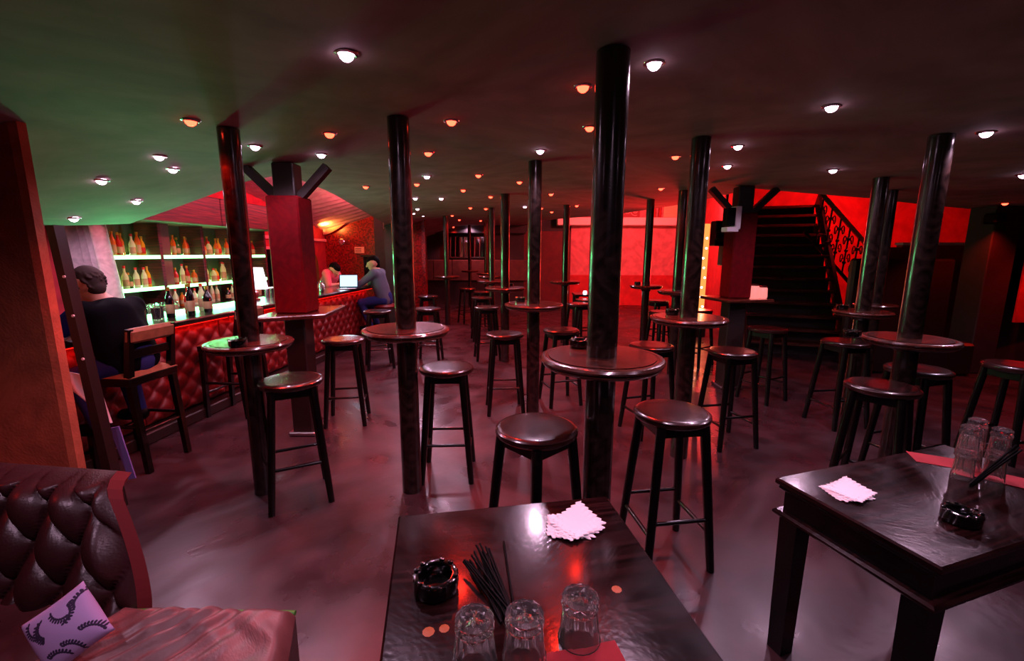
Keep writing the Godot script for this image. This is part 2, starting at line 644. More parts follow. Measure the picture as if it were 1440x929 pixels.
func shell() -> void:
	var s := sb()
	s.box(Vector3(2.0, -0.1, -6.5), Vector3(22, 0.2, 18))
	struct("floor", s, M.floor_paint)
	# the low ceiling: a gently arched sheet, cut away over the bar, the red room and the stairs
	var outline := PackedVector2Array([Vector2(-7, 1.8), Vector2(8.6, 1.8), Vector2(8.6, -6.6), Vector2(6.2, -6.15), Vector2(4.2, -5.4), Vector2(2.72, -5.18), Vector2(2.66, -6.9), Vector2(2.15, -9.1), Vector2(0.55, -11.6), Vector2(0.3, -13.6), Vector2(-3.2, -13.6), Vector2(-3.0, -10.4), v2(bp(5.75, 0.1, 0)), v2(bp(1.15, 0.93, 0)), v2(bp(1.15, -4.0, 0))])
	s = sb()
	s.st.set_smooth_group(1)
	var step := 0.4
	for i in range(-18, 22):
		for j in range(-35, 6):
			var cell := PackedVector2Array([Vector2(i, j) * step, Vector2(i + 1, j) * step, Vector2(i + 1, j + 1) * step, Vector2(i, j + 1) * step])
			for piece in Geometry2D.intersect_polygons(cell, outline):
				var t := Geometry2D.triangulate_polygon(piece)
				for q in range(0, t.size(), 3):
					var P := []
					for e in 3:
						var p := piece[t[q + e]]
						P.append(Vector3(p.x, ceil_y(p.x, p.y), p.y))
					if (P[1] - P[0]).cross(P[2] - P[0]).y > 0:
						P = [P[0], P[2], P[1]]
					s.tri(P[0], P[1], P[2])
	s.st.set_smooth_group(0xFFFFFFFF)
	for i in outline.size():
		var a := outline[i]
		var b := outline[(i + 1) % outline.size()]
		var k := int(ceil(a.distance_to(b) / 0.4))
		for q in k:
			var p0 := a.lerp(b, float(q) / k)
			var p1 := a.lerp(b, float(q + 1) / k)
			var y0 := ceil_y(p0.x, p0.y)
			var y1 := ceil_y(p1.x, p1.y)
			s.quad(Vector3(p0.x, y0, p0.y), Vector3(p1.x, y1, p1.y), Vector3(p1.x, 2.5, p1.y), Vector3(p0.x, 2.5, p0.y))
	var tt := Geometry2D.triangulate_polygon(outline)
	for q in range(0, tt.size(), 3):
		s.tri(Vector3(outline[tt[q]].x, 2.5, outline[tt[q]].y), Vector3(outline[tt[q + 1]].x, 2.5, outline[tt[q + 1]].y), Vector3(outline[tt[q + 2]].x, 2.5, outline[tt[q + 2]].y))
	struct("ceiling", s, M.ceiling_paint)
	s = sb()
	s.box(Vector3(2.0, 3.55, -6.5), Vector3(22, 0.1, 18))
	struct("ceiling_upper", s, M.ceiling_paint)
	# outer walls close the place
	wall_run("wall_back", [Vector2(-9, 2.0), Vector2(13, 2.0)], 0, 3.5, 0.15, M.dark_wall)
	wall_run("wall_left", [Vector2(-7.0, 2.0), Vector2(-7.0, -15.4)], 0, 3.5, -0.15, M.brown_wall)
	wall_run("wall_right", [Vector2(12.6, 2.0), Vector2(12.6, -15.4)], 0, 3.5, 0.15, M.maroon_wall)
	wall_run("wall_far", [Vector2(-9, -15.3), Vector2(13, -15.3)], 0, 3.5, -0.15, M.dark_wall)
	# orange-brown partition with a rounded dark end post
	s = sb()
	s.prism([Vector2(-6.9, -2.30), Vector2(-2.475, -2.30), Vector2(-2.445, -2.315), Vector2(-2.445, -2.36), Vector2(-6.9, -2.36)], 0, 2.22)
	struct("wall_partition", s, M.partition_paint)
	var t := thing("door_edge_post", "tall dark door edge standing open against the end of the orange-brown partition", "door post", Vector3(-2.455, 0, -2.50))
	s = sb()
	s.bar(Vector3(0.03, 0, 0), Vector3(-0.075, 1.70, 0), 0.055, 0.06, 0.045, 0.06)
	ob("post", s, M.dark_wood, t)
	for y in [0.95, 1.2, 1.42]:
		s = sb()
		s.lathe([Vector2(0.0, 0.0), Vector2(0.008, 0.0), Vector2(0.008, 0.006), Vector2(0.0, 0.009)], 10)
		var k := ob("screw_cap", s, M.white_plastic, t)
		k.position = Vector3(0.045 - 0.10 * y / 1.7, y, 0.03)
		k.rotation.x = PI / 2
	t = thing("hanging_cloth", "white cloth hanging beside the dark door edge at the near end of the bar", "cloth", Vector3(-2.56, 0.0, -2.62))
	s = sb()
	var cloth := func(u: float, v: float) -> Vector3: return Vector3(lerpf(0.0, -0.30 + 0.26 * v, u) + 0.055 * v, 0.80 - 0.30 * v + 0.05 * u, 0.008 * sin(u * 9.0))
	s.grid(10, 10, cloth)
	s.grid(10, 10, func(u: float, v: float) -> Vector3: return cloth.call(1.0 - u, v) - Vector3(0, 0, 0.006))
	ob("upper_fold", s, M.white_paper, t)
	s = sb()
	s.bar(Vector3(0.055, 0.47, -0.012), Vector3(0.12, 0.12, -0.012), 0.06, 0.008, 0.045, 0.008)
	var lil := mat("lilac_cloth", Color(0.42, 0.36, 0.62), 0.9)
	ob("lilac_lining", s, lil, t)
	# walls behind the near end of the bar and left of the shelves
	wall_run("wall_bar_end", [v2(bp(2.35, -1.45, 0)), v2(bp(2.35, -6.0, 0))], 0, 3.5, -0.12, M.brown_wall)
	s = sb()
	for e in [[0.55, 0.62], [1.50, 1.55], [1.78, 1.90]]:
		s.prism([v2(bp(2.33, -1.7, 0)), v2(bp(2.33, -5.0, 0)), v2(bp(2.36, -5.0, 0)), v2(bp(2.36, -1.7, 0))], e[0], e[1], 0.004)
	struct("trim_1", s, M.dark_wood)
	wall_run("wall_bar", [v2(bp(1.2, -1.76, 0)), v2(bp(8.0, -1.76, 0))], 0, 3.5, 0.12, M.crimson_wall)
	s = sb()
	s.prism([v2(bp(4.36, -1.72, 0)), v2(bp(7.0, -1.72, 0)), v2(bp(7.0, -1.78, 0)), v2(bp(4.36, -1.78, 0))], 1.80, 1.86, 0.008)
	struct("trim_2", s, M.pink_frame)
	wall_run("wall_mosaic", [v2(bp(7.0, -1.8, 0)), v2(bp(7.0, 0.55, 0))], 0, 3.5, 0.12, M.red_mosaic)
	# far end of the long room
	wall_run("wall_end", [Vector2(-4.2, -13.4), Vector2(1.75, -13.4)], 0, 3.5, 0.12, M.dark_wall)
	wall_run("wall_side", [v2(bp(7.12, 0.5, 0)), Vector2(-2.9, -10.6), Vector2(-3.1, -13.5)], 0, 2.6, 0.12, M.dark_wall)
	s = sb()
	s.prism([Vector2(-3.0, -13.1), Vector2(0.4, -13.1), Vector2(0.4, -13.4), Vector2(-3.0, -13.4)], 2.13, 2.36, 0.01)
	struct("trim_3", s, M.dark_wall)
	s = sb()
	for k in 6:
		var x0 := -2.9 + k * 0.56
		s.prism([Vector2(x0, -13.28), Vector2(x0 + 0.54, -13.28), Vector2(x0 + 0.54, -13.4), Vector2(x0, -13.4)], 0.75, 1.36, 0.012)
	struct("trim_4", s, M.brown_wall)
	t = thing("end_window", "framed mirror window with hanging strips in the dark end wall", "window", Vector3(-1.25, 1.74, -13.36))
	s = sb()
	for e in [[-0.66, 0, 0.06, 0.66], [0.66, 0, 0.06, 0.66], [0, 0.32, 1.36, 0.05], [0, -0.32, 1.36, 0.05], [-0.2, 0, 0.04, 0.64]]:
		s.box(Vector3(e[0], e[1], 0.03), Vector3(e[2], e[3], 0.06), 0.006)
	ob("frame", s, M.dark_wood, t)
	s = sb()
	s.box(Vector3(0, 0, 0.0), Vector3(1.3, 0.62, 0.02))
	ob("pane", s, M.mirror, t)
	for k in 9:
		s = sb()
		s.rod(Vector3(-0.58 + k * 0.145, 0.29, 0.07), Vector3(-0.58 + k * 0.145 + rng.randf_range(-0.02, 0.02), -0.28, 0.07), 0.013, 0.013, 6)
		ob("hanging_strip", s, M.chrome, t)
	# piers along the side wall
	for e in [[-2.75, -9.6, 0.30], [-2.82, -11.4, 0.26]]:
		s = sb()
		s.box(Vector3(e[0], 1.15, e[1]), Vector3(e[2], 2.3, 0.3), 0.012)
		struct("wall_pier", s, M.dark_wall if e[1] > -10 else M.brown_wall)
	s = sb()
	s.prism([v2(bp(6.05, -0.02, 0)), v2(bp(6.05, 0.3, 0)), v2(bp(6.35, 0.3, 0)), v2(bp(6.35, -0.02, 0))], 0, 2.45, 0.01)
	struct("wall_pier", s, M.dark_wall)


# ---------------------------------------------------------------- the bar
func tufts(s: SB, w: float, h: float, nu: int, nv: int, du: float, dv: float, deep: float, place: Callable) -> void:
	s.grid(nu, nv, func(u: float, v: float) -> Vector3:
		var a := u * w / du
		var b := v * h / dv
		var q := absf(sin(PI * (a + b))) * absf(sin(PI * (a - b)))
		var e := minf(minf(u, 1 - u) * w, minf(v, 1 - v) * h)
		return place.call(u * w, v * h, deep * pow(q, 0.45) * clampf(e / 0.04, 0.0, 1.0)))


func bar_side() -> void:
	# sloping pleated cloth roof above the bar
	var s := sb()
	var roof := func(u: float, v: float) -> Vector3:
		var uu := lerpf(0.9, 7.05, u)
		var low := bp(uu, -1.76, 2.53 - 0.2 * (uu - 4.5))
		var high := bp(uu, 1.6, 3.42 - 0.02 * uu)
		var p := low.lerp(high, v)
		p.y += 0.018 * absf(sin(uu * 16.0)) - 0.12 * sin(PI * v)
		return p
	s.grid(220, 10, roof)
	s.grid(220, 10, func(u: float, v: float) -> Vector3: return roof.call(1.0 - u, v) + Vector3(0, 0.02, 0))
	struct("ceiling_cloth", s, M.fabric_roof)
	s = sb()     # curved pale valance at the far end
	s.xf = Transform3D(Basis(Vector3.UP, BTURN), bp(6.9, 0, 0))
	for k in 20:
		var a := float(k) / 20
		var b := float(k + 1) / 20
		var ya := 1.95 + 0.62 * pow(a, 1.5)
		var yb := 1.95 + 0.62 * pow(b, 1.5)
		var xa := -1.74 + 0.95 * a
		var xb := -1.74 + 0.95 * b
		for z in [[0.0, 1], [0.04, -1]]:
			var q := [Vector3(xa, ya, -z[0]), Vector3(xb, yb, -z[0]), Vector3(xb, 2.32 + 0.28 * b, -z[0]), Vector3(xa, 2.32 + 0.28 * a, -z[0])]
			if z[1] < 0:
				q.reverse()
			s.quad(q[0], q[1], q[2], q[3])
		s.quad(Vector3(xa, ya, 0), Vector3(xa, ya, -0.04), Vector3(xb, yb, -0.04), Vector3(xb, yb, 0))
	struct("trim_5", s, M.cream_board)
	var bar := thing("bar_counter", "long bar counter with a dark polished top and red button-tufted front", "bar counter", B0, BTURN)
	s = sb()
	s.box(Vector3(-0.22, 0.945, -2.32), Vector3(0.64, 0.05, 5.66), 0.012)
	ob("counter_top", s, M.bar_wood, bar)
	s = sb()
	s.box(Vector3(-0.30, 0.48, -2.32), Vector3(0.40, 0.88, 5.6), 0.01)
	ob("body", s, M.dark_wood, bar)
	s = sb()
	s.box(Vector3(-0.02, 0.05, -2.32), Vector3(0.16, 0.10, 5.6), 0.01)
	ob("plinth", s, M.dark_wood, bar)
	for k in 6:
		var z0 := 0.47 - k * 0.93
		s = sb()
		tufts(s, 0.92, 0.76, 48, 40, 0.19, 0.19, 0.045, func(a: float, b: float, d: float) -> Vector3: return Vector3(-0.06 + d, 0.12 + b, z0 - a))
		s.box(Vector3(-0.08, 0.50, z0 - 0.46), Vector3(0.03, 0.76, 0.92))
		ob("tufted_panel", s, M.red_leather, bar)
		s = sb()
		s.box(Vector3(0.057, 0.912, z0 - 0.46), Vector3(0.012, 0.012, 0.90), 0.003)
		ob("led_strip", s, M.led_red, bar)
		area(bar, Vector3(0.052, 0.904, z0 - 0.46), Vector3(-0.9, -1, 0), Vector2(0.9, 0.012), Color(1.0, 0.09, 0.07), COUNTER_POWER, "led_strip_light", Vector3(0, 0, 1))
	# back bar
	var bk := thing("back_bar_cabinet", "back bar shelving of four bays with two rows of green lit shelves", "shelving", bp(0, -1.4, 0), BTURN)
	var U0 := [1.62, 2.27, 2.94, 3.60, 4.28]
	s = sb()
	s.box(Vector3(-0.31, 1.37, -2.95), Vector3(0.03, 1.1, 2.7))
	ob("back_mirror", s, M.smoked_mirror, bk)
	for u in U0:
		s = sb()
		s.box(Vector3(-0.15, 1.37, -u), Vector3(0.32, 1.1, 0.045), 0.005)
		ob("divider", s, M.red_wood, bk)
	s = sb()
	s.box(Vector3(-0.10, 0.42, -2.95), Vector3(0.50, 0.80, 2.74), 0.01)
	ob("base_cabinet", s, M.dark_wood, bk)
	s = sb()
	s.box(Vector3(-0.09, 0.84, -2.95), Vector3(0.56, 0.05, 2.8), 0.01)
	ob("back_counter", s, M.bar_wood, bk)
	for e in [[1.58, 2.92], [2.925, 4.34]]:
		s = sb()
		s.box(Vector3(0.0, 2.08, -(e[0] + e[1]) / 2), Vector3(0.66, 0.36, e[1] - e[0] - 0.006), 0.008)
		ob("header_board", s, M.red_wood, bk)
	for k in 4:
		var zc: float = -(U0[k] + U0[k + 1]) / 2
		var w: float = U0[k + 1] - U0[k] - 0.045
		for y in [1.13, 1.50]:
			s = sb()
			s.box(Vector3(-0.15, y, zc), Vector3(0.29, 0.016, w), 0.002)
			var sh := ob("shelf", s, M.bar_wood, bk)
			s = sb()
			s.box(Vector3(0.003, y, zc), Vector3(0.012, 0.042, w), 0.003)
			ob("led_strip", s, M.led_green, sh)
			s = sb()
			s.box(Vector3(-0.28, y + 0.016, zc), Vector3(0.012, 0.016, w), 0.003)
			ob("led_strip", s, M.led_green, sh)
			area(bk, Vector3(-0.27, y + 0.03, zc), Vector3(1, 1.2, 0), Vector2(w, 0.02), Color(0.75, 1.0, 0.55), 0.25, "led_strip_light", Vector3(0, 0, 1))
			area(bk, Vector3(0.016, y, zc), Vector3(1, 0.05, 0), Vector2(w, 0.03), Color(0.36, 1.0, 0.58), GREEN_POWER, "led_strip_light", Vector3(0, 0, 1))
		s = sb()
		s.box(Vector3(-0.285, 1.75, zc + w * 0.33), Vector3(0.01, 0.16, w * 0.3))
		ob("red_notice", s, M.label_red, bk)
		s = sb()
		s.box(Vector3(-0.285, 1.0, zc + w * 0.33), Vector3(0.01, 0.22, w * 0.26))
		ob("red_notice", s, M.label_red, bk)
	# wash lamps stand on top of the low ceiling's edge and light the cloth roof, the crimson wall and the header
	var washes := [[2.1, 0.45, Color(1.0, 0.36, 0.45), "pink wash lamp on top of the ceiling edge over the near end of the bar"], [3.7, 0.25, Color(1.0, 0.36, 0.47), "pink wash lamp on top of the ceiling edge over the middle of the bar"], [5.3, -0.05, Color(1.0, 0.34, 0.42), "pink wash lamp on top of the ceiling edge over the far end of the bar"]]
	for e in washes:
		var wl := thing("wash_lamp", e[3], "lamp", bp(e[0], e[1] + 0.2, 2.51), BTURN)
		s = sb()
		s.box(Vector3(0, 0.06, 0), Vector3(0.10, 0.12, 0.2), 0.01)
		ob("housing", s, M.black_plastic, wl)
		s = sb()
		s.box(Vector3(-0.053, 0.06, 0), Vector3(0.006, 0.09, 0.17))
		ob("lens_lamp", s, M.lantern_glow, wl)
		area(wl, Vector3(-0.062, 0.06, 0), Vector3(-1, -0.05, 0.3 if e[0] < 3.0 else 0.0), Vector2(0.17, 0.09), e[2], WASH_POWER * (1.5 if e[0] < 3.0 else 1.0), "lens_light", Vector3(0, 0, 1))
	var ul := thing("green_uplight", "green lamp at the curtain end of the back counter shining up at the ceiling", "lamp", bp(1.66, -1.16, 0.866), BTURN)
	s = sb()
	s.box(Vector3(0, 0.04, 0), Vector3(0.10, 0.08, 0.06), 0.008)
	ob("housing", s, M.black_plastic, ul)
	s = sb()
	s.box(Vector3(0, 0.084, 0), Vector3(0.08, 0.008, 0.045))
	ob("lens_lamp", s, M.led_green, ul)
	spot(ul, Vector3(0, 0.11, 0), Vector3(0.35, 1, 0.95), Color(0.36, 1.0, 0.62), 1.6, 52.0, 0.03)
	var cove := thing("end_lamp", "small orange spot lamp high on the mosaic wall beyond the bar", "lamp", bp(6.6, -1.55, 2.0), BTURN)
	s = sb()
	s.lathe([Vector2(0, 0), Vector2(0.02, 0), Vector2(0.035, 0.07), Vector2(0.0, 0.065)], 14)
	ob("lamp_head", s, M.led_amber, cove)
	area(cove, Vector3(0.0, 0.09, 0), Vector3(0.3, 1, -0.5), Vector2(0.06, 0.06), Color(1.0, 0.55, 0.25), 1.4)
	# framed dark opening behind the lamp, rounded olive panel, pale curtain
	var t := thing("framed_screen", "dark framed panel with a pale pink border on the crimson wall behind the lamp", "framed panel", bp(4.86, -1.72, 1.14), BTURN)
	s = sb()
	s.box(Vector3(0, 0, 0), Vector3(0.03, 0.98, 0.72))
	ob("panel", s, M.dark_screen, t)
	s = sb()
	for e in [[0.0, 0.50, 0.05, 0.82], [0.0, -0.50, 0.05, 0.82]]:
		s.box(Vector3(0.02, e[1], e[0]), Vector3(0.05, e[2], e[3]), 0.006)
	for z in [-0.385, 0.385]:
		s.box(Vector3(0.02, 0, z), Vector3(0.05, 0.95, 0.05), 0.006)
	ob("frame", s, M.pink_frame, t)
	t = thing("arched_panel", "tall olive panel with a rounded top standing against the crimson wall", "panel", bp(6.3, -1.66, 0.0), BTURN)
	s = sb()
	for k in 16:
		var a0 := PI * k / 16
		var a1 := PI * (k + 1) / 16
		s.quad(Vector3(0, 0.9, -0.16 * cos(a0)), Vector3(0, 1.25 + 0.28 * sin(a0), -0.16 * cos(a0)), Vector3(0, 1.25 + 0.28 * sin(a1), -0.16 * cos(a1)), Vector3(0, 0.9, -0.16 * cos(a1)))
		s.quad(Vector3(0, 1.25 + 0.28 * sin(a0), -0.16 * cos(a0)), Vector3(-0.04, 1.25 + 0.28 * sin(a0), -0.16 * cos(a0)), Vector3(-0.04, 1.25 + 0.28 * sin(a1), -0.16 * cos(a1)), Vector3(0, 1.25 + 0.28 * sin(a1), -0.16 * cos(a1)))
	s.box(Vector3(-0.025, 0.45, 0), Vector3(0.05, 0.9, 0.32), 0.004)
	ob("board", s, M.olive_panel, t)
	t = thing("curtain", "pale translucent curtain hanging beside the green lit shelves", "curtain", bp(1.47, -1.45, 0), BTURN)
	for e in [[0.0, -0.02, 0.34], [0.0, -0.42, 0.40]]:
		s = sb()
		var x0: float = e[1]
		var w0: float = e[2]
		var drape := func(u: float, v: float) -> Vector3:
			var pinch := 1.0 - 0.35 * sin(PI * clampf(v * 1.1, 0, 1)) if x0 < -0.2 else 1.0 + 0.5 * v
			return Vector3(x0 + (u - 0.5) * w0 * pinch + (0.16 * v if x0 > -0.2 else 0.05 * v), 1.86 - 1.7 * v, 0.05 * sin(u * 24.0 + v * 1.5) + 0.03 * sin(u * 9.0 + 1.0))
		s.grid(60, 24, drape)
		s.grid(60, 24, func(u: float, v: float) -> Vector3: return drape.call(1.0 - u, v) + Vector3(0, 0, -0.004))
		ob("drape", s, M.sheer_curtain, t)
	s = sb()
	s.rod(Vector3(-0.75, 1.88, 0), Vector3(0.25, 1.88, 0), 0.015)
	ob("curtain_rod", s, M.iron, t)
	# notices on the mosaic wall
	t = thing("wall_sign", "small amber notice on the red mosaic wall", "sign", bp(6.97, -0.95, 1.62), BTURN)
	s = sb()
	s.box(Vector3.ZERO, Vector3(0.22, 0.14, 0.03), 0.004)
	ob("board", s, M.cream_board, t)
	s = sb()
	for k in 3:
		s.box(Vector3(-0.02, 0.03 - k * 0.035, 0.017), Vector3(0.14, 0.012, 0.004))
	ob("print", s, M.dark_wood, t)
	t = thing("wall_clock", "small round chrome dial on the red mosaic wall", "dial", bp(6.97, -1.35, 1.80), BTURN)
	s = sb()
	s.xf = Transform3D(Basis(Vector3.RIGHT, PI / 2), Vector3.ZERO)
	s.lathe([Vector2(0, -0.02), Vector2(0.07, -0.02), Vector2(0.075, 0.02), Vector2(0.055, 0.03), Vector2(0.05, 0.018), Vector2(0, 0.018)], 20)
	ob("dial", s, M.chrome, t)
	t = thing("fireplace_hood", "dark recessed panel in the mosaic wall behind the laptop", "panel", bp(6.96, -0.5, 0), BTURN)
	s = sb()
	s.box(Vector3(0, 1.22, 0), Vector3(0.72, 0.5, 0.04), 0.008)
	ob("panel", s, M.dark_screen, t)
	s = sb()
	s.box(Vector3(0, 1.49, 0.03), Vector3(0.80, 0.05, 0.09), 0.006)
	ob("mantel", s, M.dark_wood, t)


# ---------------------------------------------------------------- the red room at the back
func scroll_picture(sd: int) -> ImageTexture:
	var im := Image.create(96, 96, false, Image.FORMAT_RGB8)
	im.fill(Color(0.62, 0.02, 0.05))
	var r := RandomNumberGenerator.new()
	r.seed = sd
	for k in 7:
		var c := Vector2(r.randf_range(15, 80), r.randf_range(15, 80))
		var a0 := r.randf() * TAU
		var dir := 1.0 if r.randf() > 0.5 else -1.0
		for q in 400:
			var t := q / 400.0
			var p := c + Vector2.from_angle(a0 + dir * t * 10.0) * (2.0 + 20.0 * t)
			for dx in 3:
				for dy in 3:
					var x := int(p.x) + dx
					var y := int(p.y) + dy
					if x >= 0 and y >= 0 and x < 96 and y < 96:
						im.set_pixel(x, y, Color(0.95, 0.55, 0.50))
	return ImageTexture.create_from_image(im)


func red_room() -> void:
	var s := sb()
	s.prism([Vector2(1.7, -13.4), Vector2(7.4, -13.4), Vector2(7.4, -13.6), Vector2(1.7, -13.6)], 0.92, 3.5)
	struct("wall_red", s, M.coral_wall)
	s = sb()
	s.prism([Vector2(1.7, -13.35), Vector2(7.4, -13.35), Vector2(7.4, -13.6), Vector2(1.7, -13.6)], 0, 0.92, 0.01)
	struct("wall_wainscot", s, M.red_wall)
	s = sb()
	s.prism([Vector2(1.3, -12.95), Vector2(7.4, -12.95), Vector2(7.4, -13.4), Vector2(1.3, -13.4)], 2.36, 2.58, 0.015)
	struct("trim_6", s, M.pale_ledge)
	wall_run("wall_return", [Vector2(0.35, -13.4), Vector2(1.72, -13.2)], 0, 2.2, 0.1, M.maroon_wall)
	wall_run("wall_room_side", [Vector2(3.98, -7.95), Vector2(4.62, -10.2), Vector2(5.3, -13.5)], 0, 3.5, -0.08, M.red_wall)
	# floods under the raised ceiling
	for e in [[2.4, -9.9, 0.2], [4.0, -9.6, 0.35], [3.1, -8.3, -0.1]]:
		var f := thing("flood_lamp", ["red flood lamp under the raised ceiling of the back room, beside the low ceiling edge", "red flood lamp under the raised ceiling of the back room, beside its side wall", "red flood lamp under the raised ceiling of the back room, closest to the stairs"][[2.4, 4.0, 3.1].find(e[0])], "lamp", Vector3(e[0], 2.95, e[1]))
		s = sb()
		s.lathe([Vector2(0, 0.1), Vector2(0.06, 0.1), Vector2(0.11, 0.0), Vector2(0.1, -0.005), Vector2(0, 0.03)], 18)
		ob("lamp_head", s, M.black_plastic, f)
		s = sb()
		s.rod(Vector3(0, 0.1, 0), Vector3(0, 0.55, 0), 0.012)
		ob("bracket", s, M.iron, f)
		s = sb()
		s.lathe([Vector2(0, -0.004), Vector2(0.09, -0.004), Vector2(0.09, 0.01), Vector2(0, 0.02)], 18)
		ob("lens", s, M.led_red, f)
		spot(f, Vector3(0, -0.03, 0), Vector3(e[2] * 0.6, -0.75, -1.0), Color(1.0, 0.38, 0.40), FLOOD_POWER, 75.0, 0.09)
	# posters and shutters above the ledge
	for e in [[3.45, 0.62, 0.56, 11], [2.28, 0.30, 0.26, 12]]:
		var t := thing("scroll_poster", "red poster with pale scrolls above the pink ledge" + (", beside the thick pole" if e[3] == 11 else ", the small one by the low ceiling"), "poster", Vector3(e[0], 2.60 + e[2] / 2, -13.38))
		s = sb()
		s.box(Vector3(0, 0, -0.008), Vector3(e[1], e[2], 0.02), 0.002)
		ob("board", s, M.red_wall, t)
		s = sb()
		var w: float = e[1] * 0.48
		var h: float = e[2] * 0.48
		s.grid(1, 1, func(u: float, v: float) -> Vector3: return Vector3(lerpf(-w, w, u), lerpf(-h, h, v), 0.004), true)
		var pm := StandardMaterial3D.new()
		pm.albedo_texture = scroll_picture(e[3])
		pm.roughness = 0.5
		ob("print", s, pm, t)
	var t := thing("shutter", "yellowish shutter cabinet with slats above the pink ledge", "shutter", Vector3(4.75, 2.61, -13.36))
	s = sb()
	s.box(Vector3(0, 0.33, 0), Vector3(0.62, 0.66, 0.05), 0.006)
	ob("back_board", s, M.cream_board, t)
	for k in 5:
		s = sb()
		s.box(Vector3(0, 0.06 + k * 0.055, 0.035), Vector3(0.54, 0.03, 0.03), 0.004)
		ob("slat", s, M.cream_board, t)
	for k in 3:
		s = sb()
		s.box(Vector3(-0.18 + k * 0.18, 0.48, 0.035), Vector3(0.14, 0.26, 0.03), 0.004)
		ob("door_panel", s, M.pale_ledge, t)
	for k in 2:
		t = thing("red_pipe", ["red vertical pipe above the ledge beside the shutter", "red vertical pipe above the ledge, farther from the shutter"][k], "pipe", Vector3(4.33 - k * 0.17, 2.6, -13.33), 0.0, "red pipes on the back wall")
		s = sb()
		s.rod(Vector3(0, 0, 0), Vector3(0, 0.8, 0), 0.045, 0.045, 12)
		ob("pipe", s, M.red_wall, t)
		s = sb()
		for y in [0.1, 0.6]:
			s.lathe([Vector2(0.046, y), Vector2(0.056, y), Vector2(0.056, y + 0.04), Vector2(0.046, y + 0.04)], 12)
		ob("clip", s, M.red_wall, t)
	# lit amber column panel with dots, and the dark speakers beside it
	t = thing("amber_panel", "tall glowing amber panel with dots at the side of the red room", "light panel", Vector3(3.56, 0.0, -8.3))
	s = sb()
	s.box(Vector3(0, 1.15, 0), Vector3(0.13, 1.9, 0.06), 0.008)
	ob("lit_panel_lamp", s, M.led_amber, t)
	s = sb()
	s.box(Vector3(0, 0.1, 0), Vector3(0.22, 0.2, 0.14), 0.01)
	ob("foot", s, M.dark_wood, t)
	for k in 9:
		s = sb()
		s.xf = Transform3D(Basis(Vector3.RIGHT, PI / 2), Vector3(0.03 * sin(k * 1.9), 0.4 + k * 0.18, 0.032))
		s.lathe([Vector2(0.016, -0.004), Vector2(0.016, 0.004), Vector2(0, 0.008)], 10)
		ob("dot_lamp", s, M.bulb_white, t)
	area(t, Vector3(0, 1.15, 0.05), Vector3(-0.4, 0, 1), Vector2(0.15, 1.8), Color(1, 0.5, 0.28), 0.5)
	t = thing("floor_uplight", "red uplight on a thin stand in the red room behind the half hidden pole table", "lamp", Vector3(2.78, 0, -7.4))
	s = sb()
	s.lathe([Vector2(0, 0), Vector2(0.12, 0), Vector2(0.12, 0.015), Vector2(0.014, 0.03), Vector2(0.014, 1.12), Vector2(0, 1.12)], 18)
	ob("stand", s, M.iron, t)
	s = sb()
	s.lathe([Vector2(0, 1.10), Vector2(0.035, 1.10), Vector2(0.055, 1.22), Vector2(0.05, 1.22), Vector2(0.03, 1.12)], 18)
	ob("shade", s, M.black_plastic, t)
	s = sb()
	s.lathe([Vector2(0.045, 1.20), Vector2(0.03, 1.215), Vector2(0, 1.22)], 16)
	ob("lens_lamp", s, M.led_red, t)
	spot(t, Vector3(0, 1.24, 0), Vector3(-0.7, 1, 0.45), Color(1.0, 0.10, 0.13), 3.6, 58.0, 0.2)
	t = thing("wall_lamp", "red wall lamp on the side wall of the red room behind the crimson column", "lamp", Vector3(3.86, 1.95, -8.6))
	s = sb()
	s.lathe([Vector2(0, -0.05), Vector2(0.03, -0.045), Vector2(0.05, 0), Vector2(0.03, 0.045), Vector2(0, 0.05)], 16)
	ob("bulb_lamp", s, M.led_red, t)
	s = sb()
	s.rod(Vector3(0.05, 0, 0), Vector3(0.27, 0, 0), 0.015)
	ob("arm", s, M.iron, t)
	omni(t, Vector3.ZERO, Color(1.0, 0.22, 0.23), 2.5, 0.045)
	t = thing("wall_speaker", "black loudspeaker cluster hanging beside the amber panel", "speaker", Vector3(3.58, 1.72, -7.72))
	s = sb()
	s.box(Vector3(-0.04, 0.18, 0), Vector3(0.22, 0.42, 0.22), 0.015)
	ob("upper_cabinet", s, M.black_plastic, t)
	s = sb()
	s.box(Vector3(0.11, -0.14, 0), Vector3(0.2, 0.44, 0.2), 0.015)
	ob("lower_cabinet", s, M.black_plastic, t)
	for p in [Vector3(-0.06, 0.14, 0.12), Vector3(0.16, -0.14, 0.11)]:
		s = sb()
		s.xf = Transform3D(Basis(Vector3.RIGHT, PI / 2), p)
		s.lathe([Vector2(0.10, -0.005), Vector2(0.10, 0.008), Vector2(0.085, 0.01), Vector2(0.03, -0.02), Vector2(0, -0.015)], 18)
		ob("cone_driver", s, M.dark_wood, t)
	s = sb()
	s.rod(Vector3(0.05, 0.35, 0), Vector3(0.05, 1.9, 0), 0.02)
	ob("hanger", s, M.iron, t)


